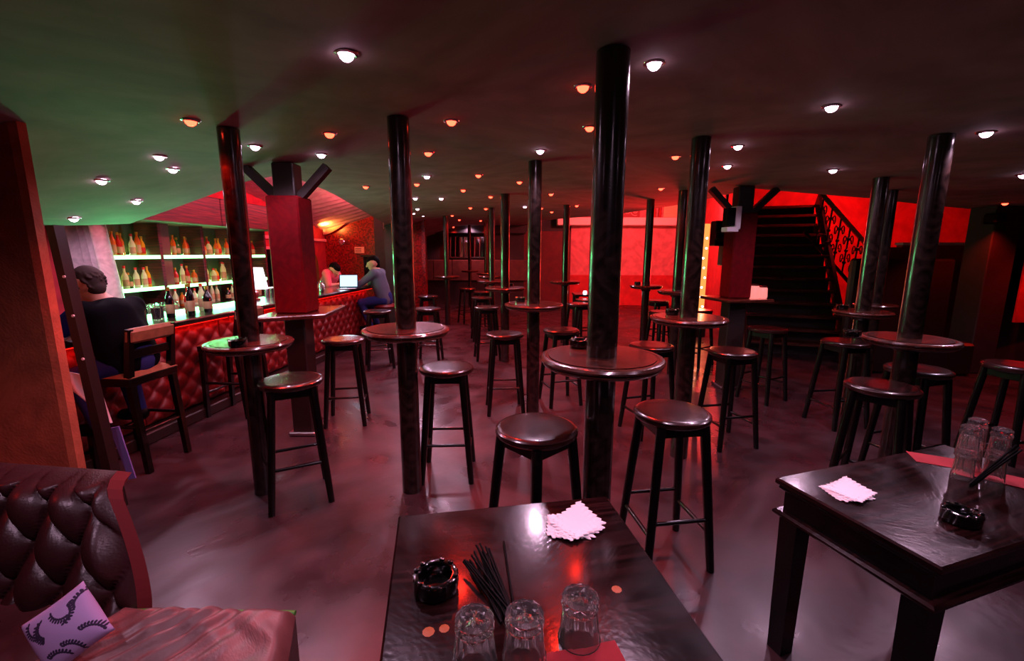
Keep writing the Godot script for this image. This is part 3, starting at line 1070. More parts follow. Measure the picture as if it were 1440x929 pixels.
# ---------------------------------------------------------------- stairs and the right-hand side
func stair_side() -> void:
	var t := thing("staircase", "dark wooden staircase with open treads climbing beside the red column", "staircase", Vector3(4.42, 0, -6.75), -0.36)
	var s: SB
	for k in 13:
		s = sb()
		s.box(Vector3(0, 0.19 * (k + 1), -0.21 * k), Vector3(1.34, 0.05, 0.27), 0.008)
		ob("tread", s, M.top_wood, t)
		s = sb()
		s.box(Vector3(0, 0.19 * (k + 1) - 0.11, -0.21 * k - 0.11), Vector3(1.30, 0.17, 0.02))
		ob("riser", s, M.dark_wood, t)
	for x in [-0.69, 0.69]:
		s = sb()
		s.bar(Vector3(x, 0.0, 0.05), Vector3(x, 2.62, -2.62), 0.05, 0.26)
		ob("stringer", s, M.dark_wood, t)
	s = sb()
	s.box(Vector3(0.2, 2.0, -2.3), Vector3(0.2, 0.06, 0.02), 0.0)
	ob("tread_plate", s, M.chrome, t)
	# landing and wrought iron railing running down in front of the bright wall
	t = thing("stair_railing", "wrought iron scroll railing with an olive wooden handrail descending in front of the red wall", "railing", Vector3(5.40, 0, -8.0))
	var A := Vector3(-0.02, 2.62, 0.0)
	var B := Vector3(0.86, 1.58, 0.25)
	var drop := Vector3(-0.05, -0.82, 0)
	s = sb()
	s.bar(A + (A - B) * 0.15, B, 0.05, 0.06)
	ob("handrail", s, M.rail_wood, t)
	s = sb()
	s.bar(A + drop + (A - B) * 0.15, B + drop, 0.04, 0.05)
	ob("bottom_rail", s, M.iron, t)
	s = sb()
	s.bar(B + Vector3(0.0, 0.03, 0), B + Vector3(-0.02, -1.58, 0), 0.09, 0.09)
	ob("newel_post", s, M.maroon_wall, t)
	for k in 6:
		var q := (k + 0.4) / 6.0
		var top := A.lerp(B, q)
		var bot := top + drop
		s = sb()
		s.rod(top, bot, 0.014, 0.014, 6)
		for y in [0.25, 0.5, 0.75]:
			var c := top.lerp(bot, y)
			s.lathe([Vector2(0.012, -0.03), Vector2(0.03, -0.012), Vector2(0.03, 0.012), Vector2(0.012, 0.03)], 8, c)
		ob("baluster", s, M.iron, t)
		for sg in [1.0, -1.0]:
			for yy in [0.3, 0.68]:
				s = sb()
				var c2 := top.lerp(bot, yy) + Vector3(0.045 * sg, 0, 0)
				var pts := []
				for a in 15:
					var an := a * 0.5
					var r := 0.065 * (1.0 - a / 18.0)
					pts.append(c2 + Vector3(sg * (0.02 - cos(an) * r * 0.5), sin(an) * r * 1.6, 0.005))
				s.tube(pts, [0.009], 6)
				ob("scroll", s, M.iron, t)
	# bright wall behind, darker partition and pilaster
	wall_run("wall_stair", [Vector2(4.7, -9.9), Vector2(12.6, -9.3)], 0, 3.5, 0.12, M.red_wall)
	s = sb()
	s.prism([Vector2(5.2, -6.55), Vector2(5.75, -6.45), Vector2(5.75, -6.37), Vector2(5.2, -6.47)], 0, 1.66, 0.01)
	struct("wall_low", s, M.maroon_wall)
	s = sb()
	s.prism([Vector2(5.75, -6.72), Vector2(7.4, -6.5), Vector2(7.4, -6.4), Vector2(5.75, -6.62)], 0, 1.69, 0.01)
	struct("wall_low", s, M.red_wall)
	s = sb()
	s.prism([Vector2(5.72, -6.72), Vector2(7.4, -6.5), Vector2(7.4, -6.36), Vector2(5.72, -6.58)], 1.69, 1.73, 0.006)
	struct("trim_7", s, M.pink_frame)
	var bench := thing("booth_bench", "dark high-backed booth bench in front of the red partition", "bench", Vector3(5.35, 0, -5.95), -0.1)
	s = sb()
	s.box(Vector3(0, 0.22, 0.1), Vector3(1.3, 0.42, 0.5), 0.03)
	ob("seat", s, M.dark_wood, bench)
	s = sb()
	s.box(Vector3(0, 0.75, -0.2), Vector3(1.3, 1.5, 0.12), 0.03)
	ob("backrest", s, M.dark_wood, bench)
	s = sb()
	s.box(Vector3(6.22, 1.2, -5.85), Vector3(0.34, 2.4, 0.34), 0.012)
	struct("wall_pilaster", s, M.dark_wall)
	s = sb()
	s.prism([Vector2(6.38, -5.9), Vector2(12.6, -5.5), Vector2(12.6, -5.62), Vector2(6.38, -6.02)], 0, 2.5)
	struct("wall_right_end", s, M.dark_wall)
	t = thing("wall_panel", "plain red panel on the dark end wall beside the pilaster", "wall panel", Vector3(7.25, 1.2, -5.79), 0.064)
	s = sb()
	s.box(Vector3.ZERO, Vector3(1.3, 1.05, 0.03), 0.006)
	ob("panel", s, M.red_wall, t)
	t = thing("ceiling_projector", "small dark speaker on a bracket at the top of the pilaster", "speaker", Vector3(6.02, 2.0, -5.66))
	s = sb()
	s.box(Vector3(0, 0, 0), Vector3(0.16, 0.13, 0.16), 0.02)
	ob("cabinet", s, M.black_plastic, t)
	s = sb()
	s.rod(Vector3(0, 0.05, 0), Vector3(0.1, 0.2, -0.08), 0.012)
	ob("bracket", s, M.iron, t)
	# red lamp that lights the stairwell wall
	t = thing("flood_lamp", "red flood lamp above the stairwell, hidden behind the low ceiling edge", "lamp", Vector3(6.6, 2.95, -7.6))
	s = sb()
	s.lathe([Vector2(0, 0.1), Vector2(0.06, 0.1), Vector2(0.11, 0.0), Vector2(0.1, -0.005), Vector2(0, 0.03)], 18)
	ob("lamp_head", s, M.black_plastic, t)
	s = sb()
	s.rod(Vector3(0, 0.1, 0), Vector3(0, 0.55, 0), 0.012)
	ob("bracket", s, M.iron, t)
	s = sb()
	s.lathe([Vector2(0, -0.004), Vector2(0.09, -0.004), Vector2(0.09, 0.01), Vector2(0, 0.02)], 18)
	ob("lens", s, M.led_red, t)
	spot(t, Vector3(0, -0.03, 0), Vector3(0.1, -0.6, -1.0), Color(1.0, 0.19, 0.20), FLOOD_POWER * 1.1, 75.0, 0.09)


# ---------------------------------------------------------------- square columns with braces
func columns() -> void:
	for e in [[-1.80, -3.68, 0.255, 0.17, "square crimson column with splayed braces and a slanted shelf table near the bar"], [2.55, -5.05, 0.245, 0.2, "square crimson column with splayed braces and a shelf table by the stairs"]]:
		var at := Vector3(e[0], 0, e[1])
		var cy := ceil_y(e[0], e[1]) - 0.01
		var t := thing("timber_column", e[4], "column", at)
		var w: float = e[2]
		var s := sb()
		s.box(Vector3(0, 0.515, 0), Vector3(e[3], 1.03, e[3]), 0.01)
		ob("lower_post", s, M.dark_wood, t)
		s = sb()
		s.box(Vector3(0, 0.02, 0), Vector3(e[3] + 0.06, 0.04, e[3] + 0.06), 0.01)
		ob("foot_plate", s, M.chrome, t)
		s = sb()
		s.box(Vector3(0, 1.53, 0), Vector3(w, 0.93, w), 0.012)
		ob("upper_shaft", s, M.red_post, t)
		s = sb()
		s.box(Vector3(0, (cy + 1.98) / 2, 0), Vector3(0.17, cy - 1.98, 0.15), 0.008)
		ob("top_post", s, M.dark_wood, t)
		for d in [Vector3(-1, 0, 0), Vector3(1, 0, 0)]:
			s = sb()
			s.bar(Vector3(0, 1.97, 0) + d * 0.07, Vector3(0, cy - 0.02, 0) + d * (cy - 1.97 + 0.05), 0.075, 0.06)
			ob("brace", s, M.dark_wood, t)
		s = sb()
		if e[0] < 0:
			s.prism([Vector2(-0.19, 0.38), Vector2(0.28, 0.13), Vector2(0.21, -0.52), Vector2(-0.24, -0.3)], 1.03, 1.065, 0.008)
		else:
			s.prism([Vector2(-0.30, -0.22), Vector2(-0.20, 0.32), Vector2(0.33, 0.22), Vector2(0.16, -0.42)], 1.03, 1.065, 0.008)
		ob("shelf_top", s, M.top_wood, t)
	# things on the second column
	var t := thing("column_speaker", "white fronted speaker box fixed to the crimson column by the stairs", "speaker", Vector3(2.335, 1.845, -4.87), 0.1)
	var s := sb()
	s.box(Vector3(-0.01, 0.10, 0), Vector3(0.09, 0.19, 0.11), 0.008)
	ob("cabinet", s, M.black_plastic, t)
	s = sb()
	s.box(Vector3(0.064, 0.09, 0.0), Vector3(0.06, 0.24, 0.12), 0.006)
	s.box(Vector3(0.01, -0.03, 0.0), Vector3(0.13, 0.05, 0.12), 0.006)
	ob("white_bracket", s, M.white_plastic, t)
	for e in [[2.72, -4.95, 0.13, "glowing pink glass lantern on the shelf table, the smaller one beside the column"], [2.83, -4.98, 0.11, "glowing pink glass lantern at the outer corner of the shelf table"]]:
		t = thing("lantern", e[3], "lantern", Vector3(e[0], 1.066, e[1]))
		s = sb()
		s.lathe([Vector2(0, 0), Vector2(0.045, 0), Vector2(0.05, 0.02), Vector2(0.045, e[2]), Vector2(0.038, e[2] + 0.01), Vector2(0, e[2] + 0.01)], 14)
		ob("glass_lamp", s, M.lantern_glow, t)
		s = sb()
		s.lathe([Vector2(0.04, e[2] + 0.01), Vector2(0.05, e[2] + 0.012), Vector2(0.03, e[2] + 0.03), Vector2(0, e[2] + 0.032)], 14)
		ob("lid", s, M.chrome, t)
		omni(t, Vector3(0, 0.06, 0), Color(1, 0.4, 0.38), 0.05, 0.04)


# ---------------------------------------------------------------- pole tables, stools
func pole_table(x: float, z: float, h: float, dia: float, pr: float, label: String) -> void:
	var cy := ceil_y(x, z)
	var t := thing("pole_table", label, "pole table", Vector3(x, 0, z), x * 3.7 + z, "")
	var s := sb()
	s.lathe([Vector2(0, 0.0), Vector2(pr, 0.0), Vector2(pr, 0.02), Vector2(pr * 0.985, cy * 0.4), Vector2(pr, cy * 0.6), Vector2(pr, cy - 0.004), Vector2(0, cy - 0.004)], 28)
	ob("pole", s, M.pole_lacquer, t)
	var r := dia / 2
	s = sb()
	s.lathe([Vector2(pr, h - 0.005), Vector2(r - 0.045, h - 0.005), Vector2(r - 0.04, h), Vector2(pr, h)].map(func(p: Vector2) -> Vector2: return p), 44)
	ob("tabletop", s, M.top_wood, t)
	s = sb()
	s.lathe([Vector2(pr, h - 0.055), Vector2(r - 0.05, h - 0.055), Vector2(r - 0.028, h - 0.05), Vector2(r - 0.014, h - 0.04), Vector2(r - 0.012, h - 0.032), Vector2(r - 0.018, h - 0.027), Vector2(r - 0.004, h - 0.024), Vector2(r, h - 0.015), Vector2(r - 0.006, h - 0.005), Vector2(r - 0.02, h - 0.001), Vector2(r - 0.034, h - 0.002), Vector2(r - 0.045, h - 0.006)], 44)
	ob("edge_moulding", s, M.top_wood, t)
	s = sb()
	s.lathe([Vector2(pr, h - 0.085), Vector2(pr + 0.012, h - 0.085), Vector2(pr + 0.02, h - 0.056), Vector2(pr, h - 0.056)], 24)
	ob("under_collar", s, M.black_lacquer, t)


func make_stool(label: String) -> Node3D:
	var t := thing("bar_stool", label, "stool")
	var s := sb()
	s.lathe([Vector2(0, 0.745), Vector2(0.165, 0.745), Vector2(0.18, 0.752), Vector2(0.187, 0.765), Vector2(0.185, 0.778), Vector2(0.174, 0.787), Vector2(0.16, 0.789), Vector2(0.08, 0.787), Vector2(0, 0.787)], 40)
	ob("seat", s, M.seat_wood, t)
	s = sb()
	for k in 4:
		var a := Vector3(0.112, 0.72, 0.112).rotated(Vector3.UP, PI / 2 * k)
		var b := Vector3(0.112, 0.72, 0.112).rotated(Vector3.UP, PI / 2 * (k + 1))
		s.bar(a, b, 0.02, 0.05)
	ob("apron", s, M.black_lacquer, t)
	var foot := func(k: int, y: float) -> Vector3: return Vector3(lerpf(0.168, 0.112, y / 0.745), y, lerpf(0.168, 0.112, y / 0.745)).rotated(Vector3.UP, PI / 2 * k)
	for k in 4:
		s = sb()
		s.tube([foot.call(k, 0.0), foot.call(k, 0.2), foot.call(k, 0.5), foot.call(k, 0.746)], [0.0195, 0.022, 0.0235, 0.024], 10)
		ob("leg", s, M.black_lacquer, t)
	for k in 4:
		var y := 0.20 if k % 2 == 0 else 0.27
		s = sb()
		s.rod(foot.call(k, y), foot.call(k + 1, y), 0.011, 0.011, 8)
		ob("rung", s, M.black_lacquer, t)
	return t


func ashtray(at: Vector3, label: String, r := 0.058) -> void:
	var t := thing("ashtray", label, "ashtray", at, at.x * 5.0, "black glass ashtrays")
	var s := sb()
	var h := r * 0.78
	s.lathe([Vector2(0, 0), Vector2(r * 0.86, 0), Vector2(r, h * 0.12), Vector2(r * 1.02, h * 0.5), Vector2(r, h * 0.95), Vector2(r * 0.94, h), Vector2(r * 0.78, h), Vector2(r * 0.72, h * 0.92), Vector2(r * 0.62, h * 0.3), Vector2(0, h * 0.25)], 12, Vector3.ZERO, false)
	ob("bowl", s, M.black_glass, t)
	for k in 12:
		s = sb()
		var a := TAU * (k + 0.5) / 12
		s.lathe([Vector2(0, -r * 0.13), Vector2(r * 0.11, -r * 0.07), Vector2(r * 0.13, 0), Vector2(r * 0.11, r * 0.07), Vector2(0, r * 0.13)], 8, Vector3(cos(a) * r * 0.9, h * (1.0 if k % 3 else 0.86), sin(a) * r * 0.9))
		ob("rim_lobe", s, M.black_glass, t)


func tables_and_stools() -> void:
	var T := [
		[0.408, -1.957, 1.10, 0.56, 0.069, "big round pole table on the thickest pole, directly behind the coffee table with straws"],
		[-0.662, -2.716, 1.096, 0.54, 0.063, "round pole table one pole nearer the bar than the thickest pole, dark stool in front"],
		[-1.632, -2.689, 1.017, 0.50, 0.058, "round pole table closest to the bar, an ashtray and green shine on its top"],
		[0.202, -4.116, 1.096, 0.55, 0.062, "round pole table in the middle of the room behind the thickest pole, ashtray on top"],
		[-0.10, -6.284, 1.084, 0.58, 0.064, "round pole table in the middle distance with a black ashtray, next behind the middle one"],
		[0.916, -7.683, 1.09, 0.54, 0.056, "slim pole table standing out against the maroon return wall"],
		[-1.417, -9.609, 1.074, 0.54, 0.058, "slim pole table far down the room toward the bar wall, framing the end window"],
		[1.306, -3.232, 1.10, 0.55, 0.064, "round pole table between the thickest pole and the crimson column by the stairs"],
		[2.108, -5.618, 1.099, 0.50, 0.068, "pole table half hidden behind a nearer pole, in front of the amber panel"],
		[2.006, -6.619, 1.095, 0.48, 0.056, "slim pole table in front of the bright coral wall"],
		[2.58, -2.814, 1.026, 0.51, 0.064, "round pole table behind the coffee table with stacked glasses"],
		[3.312, -4.137, 1.033, 0.48, 0.062, "round pole table with a thick pole in front of the wrought iron railing"],
		[3.93, -4.75, 1.03, 0.40, 0.056, "slender pole table tucked close behind the one before the railing"],
		[-1.23, -12.9, 1.07, 0.52, 0.05, "thin pole table farthest down the room in front of the end window"],
		[-0.37, -8.1, 1.07, 0.54, 0.056, "pole table of the far row, second behind the middle distance one"],
		[-0.47, -9.7, 1.07, 0.54, 0.056, "pole table of the far row, third behind the middle distance one"],
		[-0.66, -11.3, 1.07, 0.5, 0.052, "pole table of the far row, last before the end wall"],
	]
	for e in T:
		pole_table(e[0], e[1], e[2], e[3], e[4], e[5])
	for e in [[0.335, 1.10, -2.13, "black ashtray on the big pole table by the thickest pole"], [0.08, 1.096, -4.25, "black ashtray on the middle pole table"], [-1.60, 1.017, -2.52, "black ashtray on the pole table closest to the bar"], [1.22, 1.10, -3.33, "black ashtray on the pole table between thickest pole and crimson column"], [-0.03, 1.084, -6.45, "black ashtray on the middle distance pole table"], [2.22, 1.026, -2.83, "black ashtray on the pole table behind the stacked glasses"], [1.9, 1.095, -6.7, "black ashtray on the slim table before the coral wall"], [3.2, 1.033, -4.25, "black ashtray on the table before the railing"]]:
		ashtray(Vector3(e[0], e[1] + 0.001, e[2]), e[3], 0.05)
	var S := [
		[-1.37, -2.64, 0.5, "dark round bar stool with a green sheen, in front of the slanted shelf column"],
		[-1.54, -3.95, 0.2, "dark round bar stool standing right beside the crimson column near the bar"],
		[-0.452, -2.96, 0.05, "round bar stool with a pale shiny seat beside the second pole, legs clear of others"],
		[0.112, -1.89, 0.75, "round bar stool with a worn reddish seat just behind the coffee table with straws"],
		[0.80, -2.10, 0.15, "round bar stool beside the thickest pole, four legs clear, next to the coffee table corner"],
		[-0.07, -4.25, 0.1, "round bar stool on the bar side of the middle pole table"],
		[0.51, -4.50, 0.3, "round bar stool on the stair side of the middle pole table"],
		[-0.37, -6.45, 0.2, "round bar stool beside the middle distance pole table"],
		[-1.20, -6.25, 0.0, "round bar stool in the aisle toward the bar, behind the second pole"],
		[-1.83, -5.95, 0.4, "round bar stool by the bar front, partly behind the second pole"],
		[1.20, -3.72, 0.3, "round bar stool with a reddish seat peeping out behind the big pole table"],
		[1.79, -3.50, 0.2, "round bar stool in front of the crimson column by the stairs"],
		[2.72, -4.62, 0.5, "round bar stool with a red lit seat beside the shelf table with lanterns"],
		[2.22, -2.55, 0.7, "round bar stool just behind the coffee table with stacked glasses, before the pole"],
		[3.02, -3.92, 0.15, "round bar stool by the table before the railing, its rungs low and clear"],
		[2.80, -2.95, 0.3, "dim round bar stool behind the pole table with stacked glasses in front"],
		[3.60, -3.05, 0.2, "dim round bar stool by the dark end of the room beside the frame edge"],
		[2.05, -5.95, 0.3, "round bar stool under the pole table before the amber panel"],
		[2.62, -6.15, 0.6, "round bar stool with a red seat between the amber panel and crimson column"],
		[1.25, -7.5, 0.1, "round bar stool before the red wainscot, beside the slim pole table"],
		[1.05, -6.9, 0.4, "round bar stool in front of the maroon return wall"],
		[-1.55, -8.1, 0.1, "round bar stool far down the aisle in front of the side pier"],
		[-1.0, -9.9, 0.5, "round bar stool far down the aisle beneath the end window"],
		[-0.55, -7.9, 0.2, "round bar stool among the far row of pole tables, nearer one"],
		[-0.62, -9.1, 0.6, "round bar stool among the far row of pole tables, farther one"],
		[2.45, -7.4, 0.3, "round bar stool in the red room before the amber panel"],
	]
	var proto: Node3D = null
	for e in S:
		if proto == null:
			proto = make_stool(e[3])
			proto.position = Vector3(e[0], 0, e[1])
			proto.rotation.y = e[2]
			tag(proto, "", "", "round bar stools")
		else:
			copy(proto, Vector3(e[0], 0, e[1]), e[2], e[3], "round bar stools")
	var tl := thing("tea_light", "tiny bright white tea light on a low table in the red room", "tea light", Vector3(1.42, 0.785, -8.6))
	var s := sb()
	s.lathe([Vector2(0, 0), Vector2(0.03, 0), Vector2(0.034, 0.02), Vector2(0.03, 0.05), Vector2(0, 0.055)], 12)
	ob("glass_lamp", s, M.tea_light, tl)
	omni(tl, Vector3(0, 0.03, 0), Color(0.9, 0.95, 1.0), 0.03, 0.02)
	var lt := thing("low_table", "low dark square table in the red room carrying the tea light", "table", Vector3(1.5, 0, -8.65))
	s = sb()
	s.box(Vector3(0, 0.765, 0), Vector3(0.6, 0.04, 0.5), 0.008)
	ob("tabletop", s, M.table_wood, lt)
	for q in [Vector2(-1, -1), Vector2(1, -1), Vector2(-1, 1), Vector2(1, 1)]:
		s = sb()
		s.box(Vector3(q.x * 0.25, 0.373, q.y * 0.2), Vector3(0.06, 0.745, 0.06), 0.005)
		ob("leg", s, M.dark_wood, lt)
	for e in [[-0.08, 0.25, "high bar chair with a tan leather seat under the man at the bar"], [0.98, 0.25, "high bar chair with a tan leather pad standing empty at the bar"]]:
		bar_chair(bp(e[0] + 0.16, e[1], 0), e[2])
	var st := thing("padded_stool", "salmon padded bar seat pushed against the bar front before the second person", "bar stool", bp(4.75, 0.42, 0), BTURN)
	s = sb()
	s.lathe([Vector2(0, 0.6), Vector2(0.17, 0.6), Vector2(0.19, 0.63), Vector2(0.17, 0.67), Vector2(0, 0.68)], 24)
	ob("seat", s, M.red_leather, st)
	s = sb()
	s.lathe([Vector2(0, 0), Vector2(0.19, 0), Vector2(0.19, 0.015), Vector2(0.03, 0.04), Vector2(0.025, 0.6), Vector2(0, 0.6)], 20)
	ob("pedestal", s, M.iron, st)


func bar_chair(at: Vector3, label: String) -> void:
	var t := thing("bar_chair", label, "bar chair", at, BTURN)      # local -x faces the bar
	var H := 0.70
	for e in [[-0.17, -0.17, 0], [-0.17, 0.17, 0], [0.17, -0.17, 1], [0.17, 0.17, 1]]:
		var s := sb()
		if e[2]:
			s.bar(Vector3(e[0] + 0.05, 0, e[1]), Vector3(e[0], H, e[1]), 0.036, 0.036, 0.042, 0.042)
			s.bar(Vector3(e[0], H, e[1]), Vector3(e[0] + 0.05, 1.04, e[1]), 0.042, 0.042, 0.034, 0.034)
		else:
			s.bar(Vector3(e[0] - 0.02, 0, e[1]), Vector3(e[0], H, e[1]), 0.036, 0.036, 0.042, 0.042)
		ob("leg", s, M.black_lacquer, t)
	var s := sb()
	s.box(Vector3(0, H - 0.03, 0), Vector3(0.40, 0.06, 0.40), 0.008)
	ob("seat_frame", s, M.black_lacquer, t)
	s = sb()
	s.grid(12, 12, func(u: float, v: float) -> Vector3: return Vector3(lerpf(-0.20, 0.20, u), H + 0.05 * pow(sin(PI * u) * sin(PI * v), 0.35), lerpf(0.20, -0.20, v)))
	ob("seat_pad", s, M.tan_leather, t)
	s = sb()
	s.xf = Transform3D(Basis(Vector3.BACK, -0.15), Vector3(0.21, 0.99, 0))
	s.box(Vector3.ZERO, Vector3(0.055, 0.11, 0.38), 0.022)
	ob("back_pad", s, M.tan_leather, t)
	s = sb()
	s.box(Vector3(0.19, 0.86, 0), Vector3(0.02, 0.06, 0.32), 0.004)
	ob("back_rail", s, M.black_lacquer, t)
	for e in [[Vector3(-0.18, 0.24, -0.17), Vector3(-0.18, 0.24, 0.17)], [Vector3(0.2, 0.30, -0.17), Vector3(0.2, 0.30, 0.17)], [Vector3(-0.18, 0.34, 0.17), Vector3(0.2, 0.34, 0.17)], [Vector3(-0.18, 0.34, -0.17), Vector3(0.2, 0.34, -0.17)]]:
		s = sb()
		s.rod(e[0], e[1], 0.013, 0.013, 8)
		ob("rung", s, M.black_lacquer, t)


# ---------------------------------------------------------------- lights in the ceiling
func ceiling_lights() -> void:
	var near := [
		[-0.65, -1.88, 0, "lilac-white ceiling spotlight ahead of the second pole, alone and closest to the viewer"],
		[0.61, -2.07, 0, "white ceiling spotlight just to the stair side of the thickest pole's top"],
		[1.68, -2.49, 0, "most brilliant white ceiling spotlight, alone on the dark ceiling above the column by the stairs"],
		[-1.72, -3.11, 0, "brilliant white ceiling spotlight right beside the top of the pole closest to the bar"],
		[0.22, -3.70, 0, "brilliant white ceiling spotlight above the middle pole table's pole"],
		[2.74, -3.95, 0, "white ceiling spotlight right in front of the staircase top"],
		[2.73, -2.70, 0, "white ceiling spotlight beside the top of the pole behind the stacked glasses"],
		[4.10, -3.70, 0, "white ceiling spotlight over the dark end wall at the frame edge"],
		[1.64, -3.39, 0, "white ceiling spotlight between the thickest pole's neighbour and the crimson column by the stairs"],
		[1.89, -4.07, 2, "small white ceiling spotlight just above the crimson column by the stairs"],
		[-2.40, -3.15, 2, "white spotlight on the green lit ceiling, upper one of the close pair"],
		[-2.51, -3.41, 2, "white spotlight on the green lit ceiling, lower one of the close pair"],
		[-2.87, -3.21, 2, "white spotlight on the green lit ceiling, next to the orange-brown partition"],
		[-3.10, -3.76, 0, "white spotlight on the green lit ceiling, lowest and near the ceiling edge over the shelves"],
		[-3.58, -3.70, 4, "small white spotlight at the dim corner over the brown wall near the curtain"],
		[-1.43, -3.47, 2, "white ceiling spotlight just above the braces of the crimson column near the bar"],
		[-0.87, -4.68, 0, "white ceiling spotlight behind the second pole, first of a string along the bar side"],
		[-1.36, -6.40, 0, "white ceiling spotlight of the string along the bar side, second one"],
		[-1.65, -7.91, 0, "white ceiling spotlight of the string along the bar side, third one"],
		[-1.88, -8.66, 0, "white ceiling spotlight of the string along the bar side, fourth one"],
		[-1.83, -9.30, 0, "white ceiling spotlight of the string along the bar side, fifth and lowest one"],
		[0.22, -7.96, 0, "white ceiling spotlight beside the middle pole, against the dim far ceiling"],
		[-1.25, -13.0, 0, "white ceiling spotlight at the top of the farthest thin pole"],
		[-1.02, -6.54, 0, "tiny white ceiling spotlight between the second pole and the slim far pole"],
		[0.345, -2.34, 1, "bright red ceiling spotlight touching the bar side of the thickest pole's top"],
		[0.50, -3.05, 1, "red ceiling spotlight half hidden behind the thickest pole"],
		[-1.72, -2.51, 1, "red ceiling spotlight before the pole closest to the bar, on olive dim ceiling"],
		[-1.15, -2.94, 1, "red ceiling spotlight above the white one by the column braces near the bar"],
		[-0.37, -2.84, 1, "red ceiling spotlight beside the second pole, highest of its cluster"],
		[-0.66, -3.64, 1, "orange-red ceiling spotlight beside the second pole, below the highest of its cluster"],
		[-1.64, -5.13, 1, "red ceiling spotlight alone near the pleated cloth roof's edge"],
		[-0.35, -4.74, 1, "small red ceiling spotlight in the middle between second and middle poles, upper"],
		[-0.62, -5.78, 1, "small red ceiling spotlight in the middle between second and middle poles, lower"],
		[-0.31, -6.51, 1, "small red ceiling spotlight just above the middle distance pole's bar side"],
		[0.08, -5.24, 1, "pinkish red ceiling spotlight beside the middle pole, above the white one"],
		[0.53, -6.30, 1, "red ceiling spotlight between the middle pole and the thickest pole"],
		[1.34, -3.82, 1, "pink-red ceiling spotlight on the red washed ceiling beside the thickest pole, upper"],
		[1.79, -5.53, 1, "red ceiling spotlight on the red washed ceiling edge over the red room, lower"],
		[5.85, -5.42, 1, "red ceiling spotlight over the dark pilaster"],
		[6.9, -5.2, 1, "red ceiling spotlight above the plain red wall panel"],
	]
	var far := "tiny red ceiling spotlight in the dim far end of the long ceiling"
	for p in [Vector2(-0.15, -7.46), Vector2(-1.07, -5.14), Vector2(-1.26, -9.51), Vector2(-1.26, -10.77), Vector2(-0.74, -8.01), Vector2(-0.48, -8.21), Vector2(-0.78, -11.16), Vector2(-0.43, -9.42), Vector2(-1.69, -12.99), Vector2(-0.71, -13.0), Vector2(-0.24, -10.40), Vector2(0.52, -8.22), Vector2(0.77, -8.91), Vector2(1.09, -7.72)]:
		near.append([p.x, p.y, 1, far])
	# fittings out of the frame, over and behind the viewer, which light the coffee tables
	for p in [[0.5, -0.55, "white ceiling spotlight over the coffee table with straws, above the frame"], [-1.2, -0.5, "white ceiling spotlight over the leather sofa, above the frame"], [1.9, -0.6, "white ceiling spotlight over the coffee table with stacked glasses, above the frame"]]:
		near.append([p[0], p[1], 0, p[2]])
	near.append([-2.7, -0.9, 3, "red ceiling spotlight over the sofa end of the partition, above the frame"])
	var ring := sb()
	ring.lathe([Vector2(0.030, 0.0), Vector2(0.030, -0.008), Vector2(0.036, -0.012), Vector2(0.046, -0.008), Vector2(0.050, 0.0)], 18)
	var ring_m := ring.done()
	var lens := sb()
	lens.lathe([Vector2(0.0, -0.034), Vector2(0.014, -0.031), Vector2(0.025, -0.021), Vector2(0.030, -0.006), Vector2(0.030, 0.004), Vector2(0, 0.004)], 16)
	var lens_m := lens.done()
	for e in near:
		var white: bool = e[2] % 2 == 0
		var t := thing("ceiling_spotlight", e[3], "spotlight", Vector3(e[0], ceil_y(e[0], e[1]), e[1]), 0.0, "white ceiling spotlights" if white else "red ceiling spotlights")
		var o := 0.004
		mi("trim_ring", ring_m, M.chrome, t).position.y = o
		mi("lens_lamp", lens_m, M.bulb_white if white else M.bulb_red, t).position.y = o
		spot(t, Vector3(0, -0.05, 0), (BU * 0.9 - BN * 0.75 + Vector3.DOWN * 0.85) if e[2] == 4 else Vector3.DOWN, LAMP_WHITE if white else LAMP_RED, (WHITE_POWER * (0.3 if e[2] == 2 else 1.8 if e[2] == 4 else 1.0)) if white else RED_POWER * (0.28 if e[2] == 3 else 1.0), (38.0 if e[2] == 4 else 78.0) if white else 55.0, 0.03)


# ---------------------------------------------------------------- bottles and things at the bar
func bottle_mesh(kind: int) -> Array:      # body, cap, label meshes; about 0.3 m tall
	var s := sb()
	var r: float = [0.036, 0.04, 0.033, 0.045, 0.037][kind]
	var sh: float = [0.17, 0.15, 0.20, 0.13, 0.16][kind]
	var nk: float = [0.29, 0.27, 0.32, 0.22, 0.30][kind]
	s.lathe([Vector2(0, 0), Vector2(r * 0.9, 0), Vector2(r, 0.008), Vector2(r, sh), Vector2(r * 0.8, sh + 0.025), Vector2(0.014, sh + 0.06), Vector2(0.013, nk - 0.03), Vector2(0.0, nk - 0.03)], 12)
	var c := sb()
	c.lathe([Vector2(0, nk - 0.032), Vector2(0.016, nk - 0.032), Vector2(0.016, nk), Vector2(0.0, nk)], 10)
	var l := sb()
	l.lathe([Vector2(r + 0.0008, sh * 0.25), Vector2(r + 0.0012, sh * 0.26), Vector2(r + 0.0012, sh * 0.75), Vector2(r + 0.0008, sh * 0.76)], 12)
	return [s.done(), c.done(), l.done()]


